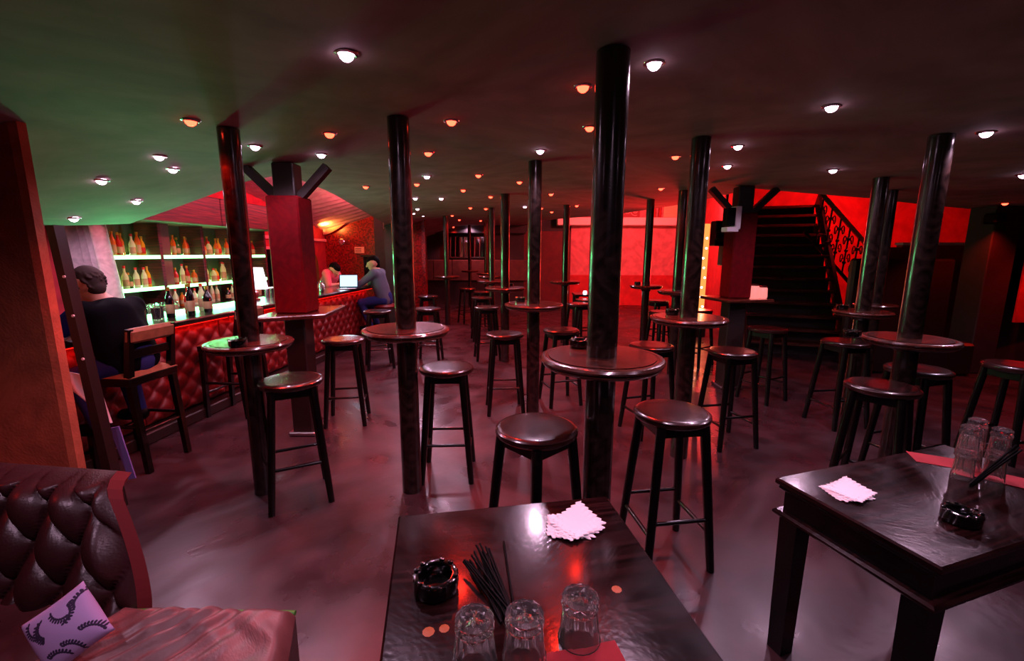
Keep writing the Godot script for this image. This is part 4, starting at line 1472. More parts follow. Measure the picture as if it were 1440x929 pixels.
func tumbler_mesh(r: float, h: float) -> Mesh:      # a cut tumbler, mouth up: facetted outside, round inside
	var s := sb()
	s.st.set_smooth_group(0xFFFFFFFF)
	var n := 12
	var rows := [[0.66, 0.0, 0.0], [0.86, 0.045, 0.5], [0.80, 0.12, 0.0], [0.90, 0.20, 0.5], [0.82, 0.30, 0.0], [0.97, 0.94, 0.0], [1.0, 1.0, 0.0]]
	for i in rows.size() - 1:
		for k in n:
			var P := []
			for e in [[i, k], [i, k + 1], [i + 1, k], [i + 1, k + 1]]:
				var q: Array = rows[e[0]]
				var an: float = TAU * (e[1] + q[2]) / n
				P.append(Vector3(cos(an) * q[0] * r, q[1] * h, -sin(an) * q[0] * r))
			if rows[i][2] <= rows[i + 1][2]:
				s.tri(P[0], P[1], P[2])
				s.tri(P[1], P[3], P[2])
			else:
				s.tri(P[0], P[3], P[2])
				s.tri(P[0], P[1], P[3])
	for k in n:      # star cut in the base
		var a0 := TAU * k / n
		var a1 := TAU * (k + 1) / n
		var am := TAU * (k + 0.5) / n
		var e0 := Vector3(cos(a0), 0, -sin(a0)) * r * 0.66
		var e1 := Vector3(cos(a1), 0, -sin(a1)) * r * 0.66
		var m := Vector3(cos(am), 0, -sin(am)) * r * 0.36 + Vector3.UP * h * 0.05
		s.tri(e1, e0, m)
		s.tri(e0, Vector3.UP * h * 0.02, m)
		s.tri(m, Vector3.UP * h * 0.02, e1)
	s.lathe([Vector2(r, h), Vector2(r * 0.92, h), Vector2(r * 0.88, h * 0.96), Vector2(r * 0.70, h * 0.34), Vector2(r * 0.5, h * 0.24), Vector2(0, h * 0.21)], 24)
	return s.done()


func bar_things() -> void:
	var kinds := []
	for k in 5:
		kinds.append(bottle_mesh(k))
	var tints := ["amber", "pale", "green", "ruby", "golden", "black"]
	var words := {"amber": "amber", "pale": "pale clear", "green": "green", "ruby": "ruby red", "golden": "golden yellow", "black": "black"}
	var U0 := [1.62, 2.27, 2.94, 3.60, 4.28]
	var pick := {0: ["golden", "amber", "ruby", "amber", "pale", "amber", "golden"], 1: ["amber", "golden", "pale", "amber", "green", "amber", "ruby"], 2: ["amber", "amber", "pale", "ruby", "amber", "golden", "amber"], 3: ["amber", "golden", "amber", "pale", "amber", "amber", "ruby"],
		4: ["ruby", "amber", "pale", "green", "pale", "pale", "golden"], 5: ["ruby", "amber", "green", "ruby", "pale", "ruby", "amber"], 6: ["pale", "golden", "pale", "pale", "golden", "pale", "pale"], 7: ["pale", "golden", "pale", "amber", "pale", "golden", "pale"]}
	for row in 2:
		for bay in 4:
			for k in 7:
				var tint: String = pick[row * 4 + bay][k]
				var kind := rng.randi() % 5
				var u: float = lerpf(U0[bay] + 0.075, U0[bay + 1] - 0.075, k / 6.0) + rng.randf_range(-0.003, 0.003)
				var label := "%s bottle, %s from the curtain on the %s green shelf of the %s bay" % [words[tint], ORD[k], ["upper", "lower"][row], ORD[bay]]
				bottle(kinds[kind], tint, bp(u, -1.4 - 0.10 - rng.randf() * 0.1, [1.509, 1.139][row]), label, rng.randf_range(0.8, 0.9), "bottles on the green lit shelves")
	for k in 12:
		var u2 := 2.42 + k * 0.155
		var tint2: String = ["pale", "amber", "pale", "ruby", "pale", "pale", "black", "pale", "ruby", "green", "amber", "pale"][k]
		bottle(kinds[(k * 3) % 5], tint2, bp(u2, -1.42 - 0.05 * (k % 2), 0.866), "%s bottle, %s from the curtain on the back counter below the shelves" % [words[tint2], ORD[k]], 0.8, "bottles on the back counter")
	# bottles and jars on the bar top
	var tops := [[1.02, -0.02, "black", 2, "tall black bottle on the bar top beside the pole closest to the bar, cream label"], [1.16, -0.16, "ruby", 4, "dark red bottle on the bar top next to the tall black one"], [0.90, -0.12, "black", 0, "black bottle on the bar top, nearer the man than the tall one"], [1.30, -0.08, "black", 1, "short black bottle on the bar top behind the pole closest to the bar"], [1.40, -0.22, "pale", 0, "pale bottle on the bar top, last of the group by the pole"]]
	for e in tops:
		bottle(kinds[e[3]], e[2], bp(e[0], e[1], 0.971), e[4], 0.95, "bottles on the bar top")
	var tm := tumbler_mesh(0.034, 0.10)
	for k in 14:
		var t := mi("bar_glass", tm, M.clear_glass)
		t.position = bp(1.70 + (k / 2) * 0.082, -1.32 + (k % 2) * 0.09, 0.966)
		t.rotation.x = PI
		tag(t, "upturned clear glass in the %s row on the back counter, %s from the curtain" % [["rear", "front"][k % 2], ORD[k / 2]], "glass", "upturned glasses on the back counter")
	for k in 4:
		var t := thing("drink_glass", ["tall glass with a pinkish drink on the bar top, nearest the limes", "tall glass with a pinkish drink on the bar top, second from the limes", "tall glass with a dark drink on the bar top, third from the limes", "tall glass with a dark drink on the bar top, next to the bottles"][k], "glass", bp(0.56 + k * 0.085, -0.10 - 0.05 * (k % 2), 0.971))
		var s := sb()
		s.lathe([Vector2(0, 0), Vector2(0.032, 0), Vector2(0.037, 0.14), Vector2(0.034, 0.14), Vector2(0.029, 0.01), Vector2(0, 0.01)], 12)
		ob("glass", s, M.clear_glass, t)
		s = sb()
		s.lathe([Vector2(0, 0.012), Vector2(0.0285, 0.012), Vector2(0.0325, 0.11), Vector2(0, 0.11)], 12)
		ob("drink", s, M.bottle_ruby if k < 2 else M.bottle_black, t)
	for k in 6:
		var s := sb()
		s.lathe([Vector2(0, -0.026), Vector2(0.012, -0.024), Vector2(0.022, -0.012), Vector2(0.024, 0), Vector2(0.022, 0.012), Vector2(0.012, 0.024), Vector2(0, 0.027)], 12)
		var o := ob("lime", s, M.lime)
		o.position = bp(0.34 + 0.05 * (k % 3), -0.10 - 0.05 * (k / 3), 0.971 + 0.0235)
		o.rotation.z = PI / 2
		tag(o, "yellow-green lime on the bar top beside the man, %s in the %s row" % [ORD[k % 3], ["front", "rear"][k / 3]], "lime", "limes on the bar top")
	# shaded lamp
	var t := thing("table_lamp", "glowing white shaded lamp with a red base at the back of the bar", "lamp", bp(2.42, -0.36, 0.971), BTURN)
	var s := sb()
	s.lathe([Vector2(0, 0), Vector2(0.06, 0), Vector2(0.065, 0.015), Vector2(0.03, 0.03), Vector2(0.05, 0.07), Vector2(0.045, 0.10), Vector2(0.015, 0.12), Vector2(0.012, 0.16), Vector2(0, 0.16)], 18)
	ob("base", s, M.red_leather, t)
	s = sb()
	s.lathe([Vector2(0.155, 0.14), Vector2(0.115, 0.40), Vector2(0.113, 0.40), Vector2(0.153, 0.14)], 24)
	ob("lamp_shade", s, M.lamp_shade_glow, t)
	omni(t, Vector3(0, 0.24, 0), Color(1.0, 0.9, 1.0), 0.5, 0.06)
	for k in 5:
		t = thing("shaker", "chrome bar shaker on the bar top, %s of the cluster beyond the crimson column" % ORD[k], "shaker", bp(3.05 + k * 0.11, -0.05 - 0.08 * (k % 2), 0.971), 0, "chrome shakers on the bar")
		s = sb()
		s.lathe([Vector2(0, 0), Vector2(0.035, 0), Vector2(0.04, 0.11), Vector2(0.036, 0.115), Vector2(0, 0.115)], 14)
		ob("cup", s, M.chrome, t)
		s = sb()
		s.lathe([Vector2(0.034, 0.115), Vector2(0.03, 0.14), Vector2(0.014, 0.155), Vector2(0.014, 0.175), Vector2(0, 0.178)], 14)
		ob("cap", s, M.chrome, t)
	for k in 3:
		t = thing("canister", "pale cylinder canister beside the glowing lamp, %s from it" % ORD[k], "canister", bp(2.70 + k * 0.10, -0.38, 0.971))
		s = sb()
		s.lathe([Vector2(0, 0), Vector2(0.034, 0), Vector2(0.034, 0.12), Vector2(0, 0.12)], 14)
		ob("can", s, M.chrome, t)
		s = sb()
		s.lathe([Vector2(0.0355, 0.12), Vector2(0.0355, 0.135), Vector2(0, 0.137)], 14)
		ob("lid", s, M.white_plastic, t)
	t = thing("laptop", "open laptop with a glowing white screen on the bar between two people", "laptop", bp(4.22, -0.0, 0.971), 0.15)
	s = sb()
	s.box(Vector3(0, 0.008, 0.0), Vector3(0.30, 0.015, 0.21), 0.004)
	ob("keyboard_base", s, M.chrome, t)
	s = sb()
	s.xf = Transform3D(Basis(Vector3.RIGHT, -0.22), Vector3(0, 0.015, -0.105))
	s.box(Vector3(0, 0.11, -0.004), Vector3(0.30, 0.22, 0.008), 0.003)
	var lid := ob("lid", s, M.black_plastic, t)
	s = sb()
	s.xf = Transform3D(Basis(Vector3.RIGHT, -0.22), Vector3(0, 0.015, -0.105))
	s.box(Vector3(0, 0.112, 0.001), Vector3(0.275, 0.19, 0.003))
	ob("screen", s, M.screen_glow, lid)
	area(t, Vector3(0, 0.13, -0.11), Vector3(0.25, -0.1, 1), Vector2(0.27, 0.18), Color(0.8, 0.9, 1.0), 0.12, "screen_light")


func bottle(ms: Array, tint: String, at: Vector3, label: String, scale: float, group: String) -> void:
	var t := thing("bottle", label, "bottle", at, rng.randf() * 6.0, group)
	t.scale = Vector3.ONE * scale
	mi("body", ms[0], M["bottle_" + tint], t)
	mi("cap", ms[1], M.cap_gold if tint != "pale" else M.label_red, t)
	mi("label", ms[2], M.label_cream if tint != "golden" else M.label_red, t)


# ---------------------------------------------------------------- people
func face_bones(c: Vector3, fwd: Vector3, up: Vector3, k := 1.0) -> Array:
	var side := fwd.cross(up).normalized()
	var B := [[c + up * 0.02 * k - fwd * 0.015 * k, c + up * 0.025 * k + fwd * 0.012 * k, 0.092 * k, 0.086 * k], [c + fwd * 0.035 * k - up * 0.03 * k, c + fwd * 0.05 * k - up * 0.085 * k, 0.066 * k, 0.042 * k], [c + fwd * 0.095 * k + up * 0.01 * k, c + fwd * 0.118 * k - up * 0.022 * k, 0.010 * k, 0.014 * k], [c + fwd * 0.09 * k - up * 0.055 * k + side * 0.015 * k, c + fwd * 0.09 * k - up * 0.055 * k - side * 0.015 * k, 0.009 * k, 0.009 * k]]
	for s in [1.0, -1.0]:
		B.append([c + side * s * 0.088 * k + up * 0.012 * k, c + side * s * 0.09 * k - up * 0.022 * k, 0.015 * k, 0.011 * k])
	return B


func hand_bones(w: Vector3, dir: Vector3, side: Vector3) -> Array:      # palm, four curled fingers, thumb
	var dn := Vector3.DOWN
	var B := [[w, w + dir * 0.045, 0.024, 0.026], [w + dir * 0.04 + side * 0.022, w + dir * 0.085 + side * 0.026, 0.017, 0.014], [w + dir * 0.04 - side * 0.022, w + dir * 0.08 - side * 0.028, 0.017, 0.013]]
	for k in 4:
		var b := w + dir * 0.085 + side * (0.030 - 0.02 * k)
		var l: float = [0.032, 0.036, 0.034, 0.026][k]
		B.append([b, b + dir * l + dn * 0.006, 0.0095, 0.009])
		B.append([b + dir * l + dn * 0.006, b + dir * (l + 0.024) + dn * 0.022, 0.009, 0.008])
	B.append([w + dir * 0.02 + side * 0.028, w + dir * 0.055 + side * 0.055, 0.012, 0.0105])
	B.append([w + dir * 0.055 + side * 0.055, w + dir * 0.085 + side * 0.058, 0.0105, 0.009])
	return B


func people() -> void:
	seated_man()
	# the one at the far end of the bar, leaning over the laptop
	var t := thing("person", "person in grey top and jeans at the bar's far end, face lit by the laptop", "person", bp(4.75, 0.42, 0), BTURN)
	build_person(t, Vector3(0, 0.74, 0), Vector3(-0.10, 1.16, 0.02), Vector3(-0.16, 1.375, 0.04), Vector3(-0.9, -0.25, 0.35), [Vector3(-0.36, 1.0, 0.28), Vector3(-0.36, 1.0, -0.18)], [Vector3(-0.40, 0.985, 0.10), Vector3(-0.46, 0.99, -0.02)], 0.014, "grey_cloth", "dark_hair", "denim", true)
	t = thing("person", "dark haired person in a pink top bending behind the bar next to the shakers", "person", bp(5.05, -0.80, 0), BTURN)
	build_person(t, Vector3(-0.05, 0.86, 0), Vector3(0.12, 1.14, 0.0), Vector3(0.22, 1.25, 0.06), Vector3(0.8, -0.6, 0.3), [Vector3(0.22, 0.98, 0.30), Vector3(0.22, 1.0, -0.28)], [Vector3(0.36, 1.0, 0.16), Vector3(0.38, 1.0, -0.12)], 0.014, "pink_cloth", "dark_hair", "denim", false)


func build_person(t: Node3D, hip: Vector3, chest: Vector3, head: Vector3, fwd: Vector3, elb: Array, hnd: Array, cell: float, top: String, hair: String, legs: String, sits: bool) -> void:
	fwd = fwd.normalized()
	var side := Vector3(0, 0, 1)
	var facing := Vector3(signf(fwd.x), 0, 0)
	var body := []
	var tor := [[hip, hip.lerp(chest, 0.5), 0.125, 0.12], [hip.lerp(chest, 0.5), chest, 0.12, 0.125]]
	var arms := []
	var fore := []
	var leg := []
	var shoe := []
	for k in 2:
		var sg := 1.0 - 2.0 * k
		var sh := chest + side * 0.175 * sg + Vector3(0, 0.05, 0)
		tor.append([chest + side * 0.05 * sg, sh, 0.09, 0.06])
		tor.append([hip + side * 0.06 * sg, chest + side * 0.09 * sg, 0.10, 0.085])
		arms.append([sh, elb[k], 0.056, 0.042])
		fore.append([elb[k], hnd[k], 0.040, 0.027])
		var hj := hip + side * 0.09 * sg
		var kn := hj + facing * 0.36 + Vector3(0, -0.04, 0) + side * 0.06 * sg if sits else hj + Vector3(0.02, -0.42, 0)
		var an := kn + Vector3(-facing.x * 0.14, -0.40, 0) if sits else Vector3(hj.x, 0.09, hj.z)
		leg.append([hj, kn, 0.085, 0.058])
		leg.append([kn, an, 0.056, 0.038])
		shoe.append([an + Vector3(0, -0.03, 0), an + facing * 0.15 + Vector3(0, -0.045, 0), 0.042, 0.034])
	var neck := [[chest + Vector3(0, 0.10, 0), head - Vector3(0, 0.06, 0), 0.056, 0.052]]
	body = tor + arms + fore + leg + shoe + neck
	mi("body", blob(body, cell, 0.035), M.skin, t)
	var up := (Vector3.UP - fwd * fwd.y).normalized()
	var hc := face_bones(head, fwd, up)
	mi("head", blob(hc, 0.006, 0.02), M.skin, t)
	mi("hair", blob([[head + up * 0.045 - fwd * 0.03, head + up * 0.05 + fwd * 0.02, 0.088, 0.078], [head - fwd * 0.045, head - fwd * 0.05 - up * 0.045, 0.076, 0.055]], 0.007, 0.02), M[hair], t)
	for k in 2:
		mi("hand", blob(hand_bones(hnd[k], (hnd[k] - elb[k]).normalized(), Vector3(0, 0, -1.0 if k == 0 else 1.0)), 0.006, 0.008), M.skin, t)
	mi("top", blob(tor + arms, cell, 0.035, 0.012), M[top], t)
	mi("jeans", blob(leg + [[hip, hip + Vector3(0, 0.06, 0), 0.13, 0.122]], cell, 0.03, 0.012), M[legs], t)
	mi("shoes", blob(shoe, cell, 0.02, 0.012), M.black_plastic, t)


func seated_man() -> void:
	# local frame: -x faces the bar, +z is toward the viewer
	var t := thing("person", "grey haired man in dark vest and blue sleeves hunched at the bar's near end", "person", bp(0.06, 0.26, 0), BTURN)
	var hip := Vector3(0.04, 0.80, 0)
	var mid := Vector3(0.02, 0.95, 0)
	var chest := Vector3(-0.06, 1.10, 0.0)
	var head := Vector3(-0.185, 1.325, 0.03)
	var tor := [[hip, mid, 0.125, 0.12], [mid, chest, 0.125, 0.13]]
	var arms := []
	var fore := []
	var leg := []
	var shoe := []
	var cuffs := []
	var hands := []
	for k in 2:
		var sg := 1.0 - 2.0 * k
		var sh := chest + Vector3(-0.01, 0.06, 0.18 * sg)
		tor.append([chest + Vector3(0, 0.0, 0.06 * sg), sh, 0.10, 0.062])
		tor.append([hip + Vector3(0, 0, 0.07 * sg), chest + Vector3(0.0, 0, 0.10 * sg), 0.105, 0.092])
		var el := Vector3(-0.24, 1.01, 0.25 * sg)
		var wr := Vector3(-0.36, 1.0, 0.08 * sg)
		arms.append([sh, el, 0.06, 0.046])
		fore.append([el, wr, 0.042, 0.028])
		cuffs.append([sh.lerp(el, 0.88), el, 0.05, 0.049])
		hands.append([wr, (wr - el).normalized(), Vector3(-1, 0, 0)])
		var hj := hip + Vector3(0, -0.01, 0.09 * sg)
		var kn := Vector3(-0.20, 0.70, 0.17 * sg)
		var an := Vector3(-0.12, 0.36, 0.15 * sg)
		leg.append([hj, kn, 0.088, 0.06])
		leg.append([kn, an, 0.058, 0.042])
		shoe.append([an + Vector3(0.02, -0.035, 0), an + Vector3(-0.13, -0.05, 0.01 * sg), 0.042, 0.034])
	var neck := [[chest + Vector3(-0.03, 0.10, 0), head + Vector3(0.03, -0.05, 0), 0.058, 0.055]]
	mi("body", blob(tor + arms + fore + leg + shoe + neck, 0.012, 0.035), M.skin, t)
	var fwd := Vector3(-0.92, -0.38, 0.05).normalized()
	var up := (Vector3.UP - fwd * fwd.y).normalized()
	mi("head", blob(face_bones(head, fwd, up), 0.0045, 0.02), M.skin, t)
	var locks := [[head + up * 0.045 - fwd * 0.035, head + up * 0.05 + fwd * 0.015, 0.086, 0.076], [head - fwd * 0.045, head - fwd * 0.055 - up * 0.04, 0.076, 0.055]]
	for k in 70:      # short tousled locks over the back and top of the head
		var d := Vector3(rng.randf_range(-1, 1), rng.randf_range(-0.5, 1), rng.randf_range(-1, 1)).normalized()
		if d.dot(fwd) > 0.45:
			d = (d - fwd * d.dot(fwd) * 2.0).normalized()
		var root := head + up * 0.03 - fwd * 0.02 + d * 0.086
		locks.append([root, root + (d * 0.6 + up * -0.8 - fwd * 0.2).normalized() * 0.022, 0.011, 0.006])
	mi("hair", blob(locks, 0.005, 0.008), M.grey_hair, t)
	for k in 2:
		mi("hand", blob(hand_bones(hands[k][0], hands[k][1], hands[k][2]), 0.005, 0.008), M.skin, t)
		var side := fwd.cross(up).normalized() * (1.0 - 2.0 * k)
		var s := sb()
		s.lathe([Vector2(0, -0.011), Vector2(0.008, -0.007), Vector2(0.011, 0), Vector2(0.008, 0.007), Vector2(0, 0.011)], 10, head + fwd * 0.084 + side * 0.032 + up * 0.012)
		ob("eye", s, M.eye_white, t)
	mi("vest", blob(tor, 0.012, 0.035, 0.014), M.navy_vest, t)
	mi("shirt", blob(arms, 0.011, 0.02, 0.011), M.blue_cloth, t)
	mi("cuffs", blob(cuffs, 0.008, 0.01, 0.012), M.white_paper, t)
	mi("jeans", blob(leg + [[hip, hip + Vector3(0, 0.05, 0), 0.132, 0.125]], 0.012, 0.03, 0.012), M.denim, t)
	mi("shoes", blob(shoe, 0.009, 0.02, 0.01), M.black_plastic, t)
	var c := thing("cup", "white paper cup on the bar by the man's elbow", "cup", bp(-0.28, -0.02, 0.971))
	var s := sb()
	s.lathe([Vector2(0, 0), Vector2(0.03, 0), Vector2(0.042, 0.10), Vector2(0.044, 0.104), Vector2(0.038, 0.104), Vector2(0.027, 0.006), Vector2(0, 0.006)], 18)
	ob("cup", s, M.white_paper, c)


# ---------------------------------------------------------------- leather sofa in the corner
func sofa() -> void:
	var t := thing("leather_sofa", "dark brown leather sofa with a high button-tufted backrest and red velvet side", "sofa")
	var E := Vector3(-1.23, 0.40, -1.27)
	var D := Vector3(-0.95, 0, -0.12).normalized()          # along the backrest, away from its end
	var N := Vector3(-D.z, 0, D.x) * -1.0                    # out of the backrest, toward the viewer
	if N.z < 0:
		N = -N
	var L := 1.3
	var H := 0.43
	var du := 0.19
	var dv := 0.26
	var deep := 0.07
	var front := func(u: float, v: float, d: float) -> Vector3:
		var taper := 0.20 * pow(v, 1.5) * (1.0 - u)           # shoulder slopes in at the end
		var roll := clampf((v - 0.78) / 0.22, 0.0, 1.0)
		var lean := -0.10 * v - 0.07 * roll * roll
		var y := E.y + H * (v - 0.10 * roll * roll)
		return Vector3(E.x, y, E.z) + D * (taper + u * (L - taper)) + N * (lean + d)
	var s := sb()
	s.grid(150, 70, func(u: float, v: float) -> Vector3:
		var a := u * L / du + 0.12
		var b := v * H / dv + 0.3
		var q := absf(sin(PI * (a + b) * 0.5 * 2.0)) * absf(sin(PI * (a - b) * 0.5 * 2.0))
		var e := clampf(u * L / 0.05, 0.0, 1.0) * clampf((1 - v) / 0.10, 0.0, 1.0)
		var crease := 0.004 * sin(a * 31.0 + b * 7.0) * (1.0 - pow(q, 0.4))
		return front.call(1.0 - u if false else u, v, deep * pow(q, 0.42) * e + crease * e))
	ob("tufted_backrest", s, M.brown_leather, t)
	for i in range(-1, 16):
		for j in range(0, 6):
			# crossings of the two families of creases
			var a := i * 0.5
			var b := j * 0.5
			if absf(fmod(absf(a + b), 1.0)) > 0.01:
				continue
			var u := (a - 0.12) * du / L
			var v := (b - 0.3) * dv / H
			if u < 0.03 or u > 0.98 or v < 0.05 or v > 0.9:
				continue
			s = sb()
			s.lathe([Vector2(0.0, -0.004), Vector2(0.011, -0.003), Vector2(0.013, 0.0), Vector2(0.009, 0.005), Vector2(0, 0.007)], 10)
			var bt := ob("button", s, M.brown_leather, t)
			bt.position = front.call(u, v, 0.006)
			bt.transform.basis = Basis(Quaternion(Vector3.UP, N))
	s = sb()       # velvet end and back
	var rim := []
	for k in 15:
		rim.append(front.call(0.0, k / 14.0, 0.0))
	for k in 14:
		s.st.set_smooth_group(0xFFFFFFFF)
		var a: Vector3 = rim[k]
		var b: Vector3 = rim[k + 1]
		var back := -N * 0.03 - D * 0.022 - Vector3(0, 0.02, 0)
		s.quad(a, a + back, b + back, b)
	ob("velvet_side", s, M.red_velvet, t)
	s = sb()
	s.grid(10, 8, func(u: float, v: float) -> Vector3: return front.call(1.0 - u, v, 0.0) - N * 0.03 - D * 0.022 * u - Vector3(0, 0.02, 0))
	ob("back_panel", s, M.red_velvet, t)
	# seat: one wide cushion with pulled folds, running past the backrest's end
	s = sb()
	var Q := [Vector3(-1.24, 0, -1.255), Vector3(-0.70, 0, -1.25), Vector3(-0.47, 0, -0.62), Vector3(-1.55, 0, -0.62)]
	var seat := func(u: float, v: float) -> Vector3:
		var p: Vector3 = (Q[0] as Vector3).lerp(Q[1], u).lerp((Q[3] as Vector3).lerp(Q[2], u), v)
		var e := minf(minf(u, 1 - u) * 2.2, minf(v, 1 - v) * 2.2)
		var f := exp(-pow((u - 0.50 + 0.25 * v) / 0.24, 2.0)) * exp(-pow((v - 0.22) / 0.3, 2.0))
		p.y = 0.45 - 0.05 * pow(1.0 - clampf(e / 0.16, 0, 1), 2.0) + 0.013 * f * sin((u * 1.0 + v * 0.62) * 58.0) + 0.004 * sin(u * 23.0 + 2.0 * sin(v * 17.0))
		return p
	s.grid(120, 90, func(u: float, v: float) -> Vector3: return seat.call(u, 1.0 - v))
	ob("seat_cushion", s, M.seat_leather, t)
	s = sb()
	s.tube([Q[0] + Vector3(0, 0.405, 0), Q[1] + Vector3(0, 0.405, 0)], [0.008], 8)
	ob("green_piping", s, M.green_piping, t)
	s = sb()
	var poly := []
	for q in Q:
		poly.append(Vector2(q.x, q.z))
	s.prism(poly, 0.03, 0.402, 0.01)
	ob("base", s, M.dark_wood, t)
	for q in [Vector2(-1.2, -1.2), Vector2(-0.76, -1.2), Vector2(-1.45, -0.68), Vector2(-0.55, -0.68)]:
		s = sb()
		s.box(Vector3(q.x, 0.016, q.y), Vector3(0.06, 0.032, 0.06), 0.004)
		ob("foot", s, M.black_plastic, t)
	# lilac cushion with a dark leaf print
	var c := thing("cushion", "lilac cushion with a dark leaf pattern leaning on the sofa backrest", "cushion", Vector3(-1.215, 0.50, -1.05), 0.2)
	var im := Image.create(256, 256, false, Image.FORMAT_RGB8)
	im.fill(Color(0.66, 0.56, 0.74))
	var r := RandomNumberGenerator.new()
	r.seed = 4
	for k in 9:
		var at := Vector2(r.randf_range(30, 226), r.randf_range(30, 226))
		var an := r.randf() * TAU
		for q in 9:
			var st := at + Vector2.from_angle(an + 0.12 * q) * q * 9.0
			for sg in [1.0, -1.0]:
				for w in 15:
					var p: Vector2 = st + Vector2.from_angle(an + sg * 0.9 + 0.1 * q) * w
					var rr := 4.2 * sin(PI * w / 15.0)
					for dx in range(-4, 5):
						for dy in range(-4, 5):
							if Vector2(dx, dy).length() < rr and p.x + dx >= 0 and p.y + dy >= 0 and p.x + dx < 256 and p.y + dy < 256:
								im.set_pixel(int(p.x) + dx, int(p.y) + dy, Color(0.16, 0.10, 0.22))
	var pm := mat("leaf_cloth", Color.WHITE, 0.85)
	pm.albedo_texture = ImageTexture.create_from_image(im)
	s = sb()
	s.xf = Transform3D(Basis(Vector3.RIGHT, -0.45) * Basis(Vector3.BACK, 0.62), Vector3(0, 0.04, 0))
	for sg in [1.0, -1.0]:
		s.grid(24, 24, func(u: float, v: float) -> Vector3:
			var a := u * 2 - 1
			var b := v * 2 - 1
			var pull := 1.0 - 0.10 * (1.0 - a * a * b * b) * 0.5
			return Vector3(a * 0.082 * pull * sg, b * 0.082 * pull, sg * 0.04 * pow(maxf((1 - a * a) * (1 - b * b), 0.0), 0.45)), true)
	ob("cover", s, pm, c)


# ---------------------------------------------------------------- the two coffee tables and what lies on them
func coffee_table(t: Node3D, L: float, W: float) -> void:      # local x along L, z along W, origin at a corner on the floor
	var s := sb()
	s.prism([Vector2(0, 0), Vector2(L, 0), Vector2(L, W), Vector2(0, W)], 0.694, 0.72, 0.006)
	ob("tabletop", s, M.table_wood, t)
	s = sb()
	s.prism([Vector2(0.010, 0.010), Vector2(L - 0.010, 0.010), Vector2(L - 0.010, W - 0.010), Vector2(0.010, W - 0.010)], 0.676, 0.695, 0.006)
	ob("top_moulding", s, M.black_lacquer, t)
	s = sb()
	s.prism([Vector2(0.025, 0.025), Vector2(L - 0.025, 0.025), Vector2(L - 0.025, W - 0.025), Vector2(0.025, W - 0.025)], 0.595, 0.677)
	ob("apron", s, M.black_lacquer, t)
	s = sb()
	s.prism([Vector2(0.0, 0.0), Vector2(L, 0.0), Vector2(L, W), Vector2(0.0, W)], 0.572, 0.596, 0.008)
	ob("lower_moulding", s, M.table_wood, t)
	for q in [Vector2(0.055, 0.055), Vector2(L - 0.055, 0.055), Vector2(0.055, W - 0.055), Vector2(L - 0.055, W - 0.055)]:
		s = sb()
		s.bar(Vector3(q.x, 0, q.y), Vector3(q.x, 0.573, q.y), 0.06, 0.06, 0.072, 0.072, Vector3.RIGHT)
		ob("leg", s, M.black_lacquer, t)


func napkins(at: Vector3, n: int, where: String, fan: float, size := 0.11) -> void:
	for k in n:
		var s := sb()
		var w := size
		var f := func(u: float, v: float) -> Vector3:
			var e := sin(u * 40.0) * 0.0035 * absf(v * 2 - 1) + sin(v * 40.0) * 0.0035 * absf(u * 2 - 1)
			return Vector3((u - 0.5) * w * 1.15, 0.0016 + 0.005 * k * u * v, (0.5 - v) * w) + Vector3(e, 0, e)
		s.grid(26, 26, f)
		s.grid(26, 26, func(u: float, v: float) -> Vector3: return f.call(1.0 - u, v) - Vector3(0, 0.0016, 0))
		var o := ob("paper_napkin", s, M.white_paper)
		o.position = at + Vector3(0.006 * k - 0.01, 0.0018 * k + 0.0008, 0.005 * sin(k * 2.0))
		o.rotation.y = fan * (k - n * 0.5) + 0.35
		tag(o, "white paper napkin, %s up in the pile %s" % [ORD[k], where], "napkin", "white napkins " + where)


func straw(a: Vector3, b: Vector3, label: String, group: String) -> void:
	var s := sb()
	s.tube([a, a.lerp(b, 0.5) + Vector3(0, 0.001, 0), b], [0.0028], 7)
	tag(ob("drinking_straw", s, M.black_plastic), label, "straw", group)


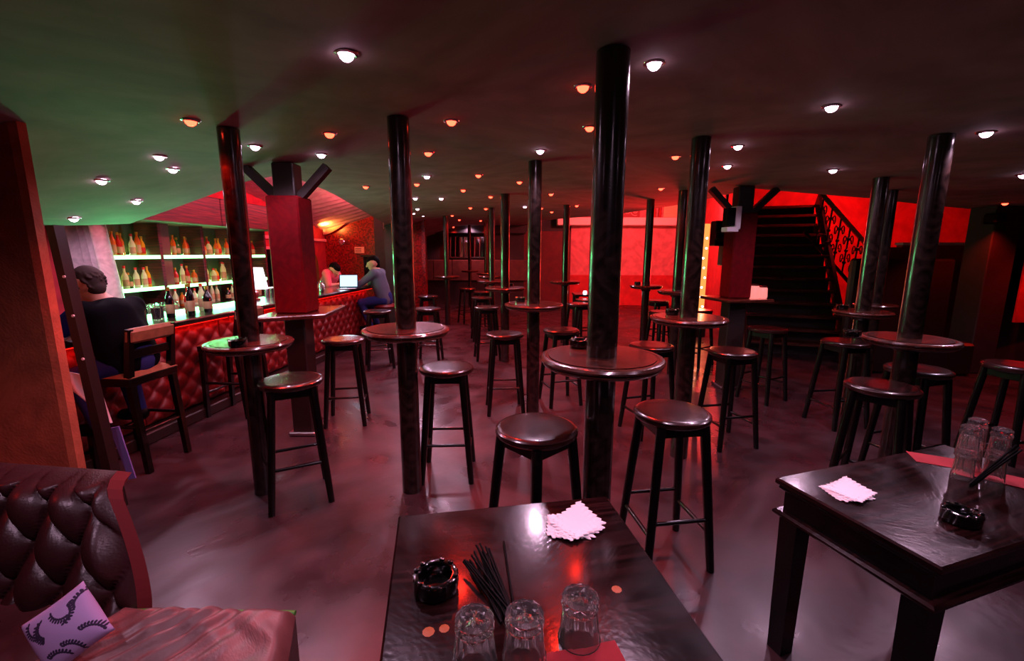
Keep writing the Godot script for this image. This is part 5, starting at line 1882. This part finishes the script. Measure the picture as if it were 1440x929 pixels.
func coffee_tables() -> void:
	# the one in the middle of the foreground
	var A := Vector3(-0.365, 0, -1.30)
	var turn := 0.175
	var t := thing("coffee_table", "dark worn wooden coffee table with straws and three upturned tumblers on top", "table", A, turn)
	coffee_table(t, 0.71, 0.95)
	for e in [[0.567, 0.42, 0.013, 0.011], [0.10, 0.468, 0.014, 0.009], [0.135, 0.465, 0.012, 0.008]]:
		var s := sb()
		s.lathe([Vector2(0, 0.0), Vector2(1.0, 0.0), Vector2(0.85, 0.35), Vector2(0, 0.4)].map(func(p: Vector2) -> Vector2: return Vector2(p.x * e[2], p.y * 0.001)), 9, Vector3(e[0], 0.7202, e[1]))
		ob("wear_patch", s, M.orange_stain, t)
	ashtray(Vector3(-0.19, 0.7212, -0.985), "black scalloped ashtray on the coffee table beside the black straws", 0.056)
	napkins(Vector3(0.185, 0.7212, -1.245), 6, "on the straw coffee table", 0.16)
	var tm := tumbler_mesh(0.047, 0.105)
	var spots := [[-0.075, -0.785, "the one by the ashtray"], [0.028, -0.797, "the middle one"], [0.150, -0.842, "the one by the red napkin"]]
	for k in 3:
		var o := mi("tumbler", tm, M.clear_glass)
		o.position = Vector3(spots[k][0], 0.7225 + 0.105, spots[k][1])
		o.rotation = Vector3(PI, 0.3 * k, 0)
		tag(o, "upturned cut tumbler on the straw coffee table, %s" % spots[k][2], "tumbler", "tumblers on the straw coffee table")
	var s := sb()
	s.prism([Vector2(0, 0), Vector2(0.165, -0.035), Vector2(0.20, 0.12), Vector2(0.03, 0.15)], 0.0, 0.0012)
	var rn := ob("red_napkin", s, M.red_paper)
	rn.position = Vector3(0.062, 0.7206, -0.80)
	tag(rn, "red paper napkin under the tumblers on the straw coffee table", "napkin")
	var r := RandomNumberGenerator.new()
	r.seed = 31
	for k in 18:
		var q := k / 17.0
		var lay := 0.0038 + 0.0062 * (k % 3)
		var a := Vector3(-0.022 + 0.014 * (k % 3), 0.7212 + lay, -0.895 + 0.006 * (k % 4))
		var b := Vector3(lerpf(-0.125, -0.062, q) + r.randf_range(-0.004, 0.004), 0.7212 + lay + 0.008 + 0.015 * r.randf(), -1.04 - 0.06 * sin(q * 2.2) + r.randf_range(-0.012, 0.012))
		straw(a, b, "black drinking straw in the bundle, %s counted from the ashtray" % ORD[k], "black straws in the bundle")
	straw(Vector3(0.006, 0.7245, -0.925), Vector3(-0.022, 0.7245, -1.165), "single black drinking straw lying apart from the bundle on the coffee table", "")
	# the one at the side
	A = Vector3(1.005, 0, -1.557)
	turn = 0.313
	t = thing("coffee_table", "dark wooden coffee table with moulded edges carrying stacked glasses on red napkins", "table", A, turn)
	coffee_table(t, 0.977, 0.52)
	ashtray(Vector3(1.425, 0.7212, -1.275), "black scalloped ashtray on the coffee table with stacked glasses", 0.05)
	napkins(Vector3(1.19, 0.7212, -1.445), 5, "on the coffee table with stacked glasses", 0.12, 0.10)
	for e in [[1.765, -1.69, 0.45, "red paper napkin under the stacked glasses, toward the room"], [1.83, -1.575, 0.7, "red paper napkin under the stacked glasses, toward the table edge"]]:
		s = sb()
		s.prism([Vector2(-0.10, -0.055), Vector2(0.11, -0.05), Vector2(0.105, 0.06), Vector2(-0.095, 0.05)], 0.0, 0.0012)
		rn = ob("red_napkin", s, M.red_paper)
		rn.position = Vector3(e[0], 0.7206 + 0.0014 * (1.0 if e[2] > 0.6 else 0.0), e[1])
		rn.rotation.y = -e[2]
		tag(rn, e[3], "napkin")
	var tm2 := tumbler_mesh(0.034, 0.12)
	var st3 := [[1.71, -1.555, "stack touching the straws"], [1.81, -1.625, "rear stack"], [1.80, -1.53, "outer stack"]]
	for k in 3:
		for lvl in 2:
			var o := mi("stacked_glass", tm2, M.clear_glass)
			o.position = Vector3(st3[k][0], 0.7240 + 0.12 + 0.085 * lvl, st3[k][1])
			o.rotation = Vector3(PI, 0.2 * k, 0)
			o.scale = Vector3(1, 1, 1) * (1.0 if lvl == 0 else 0.999)
			tag(o, "upturned glass, %s of the %s on the red napkins" % [["bottom", "top"][lvl], st3[k][2]], "glass", "stacked glasses on red napkins")
	for k in 9:
		var dx := 0.005 * (k % 3)
		var dy := 0.005 * (k / 3)
		straw(Vector3(1.655 + dx, 0.728 + dy, -1.475), Vector3(1.80 + dx + 0.002 * (k % 2), 0.875 + dy, -1.463 - 0.003 * k), "black drinking straw slanting against the stacked glasses, %s from the table upward" % ORD[k], "black straws by the stacked glasses")
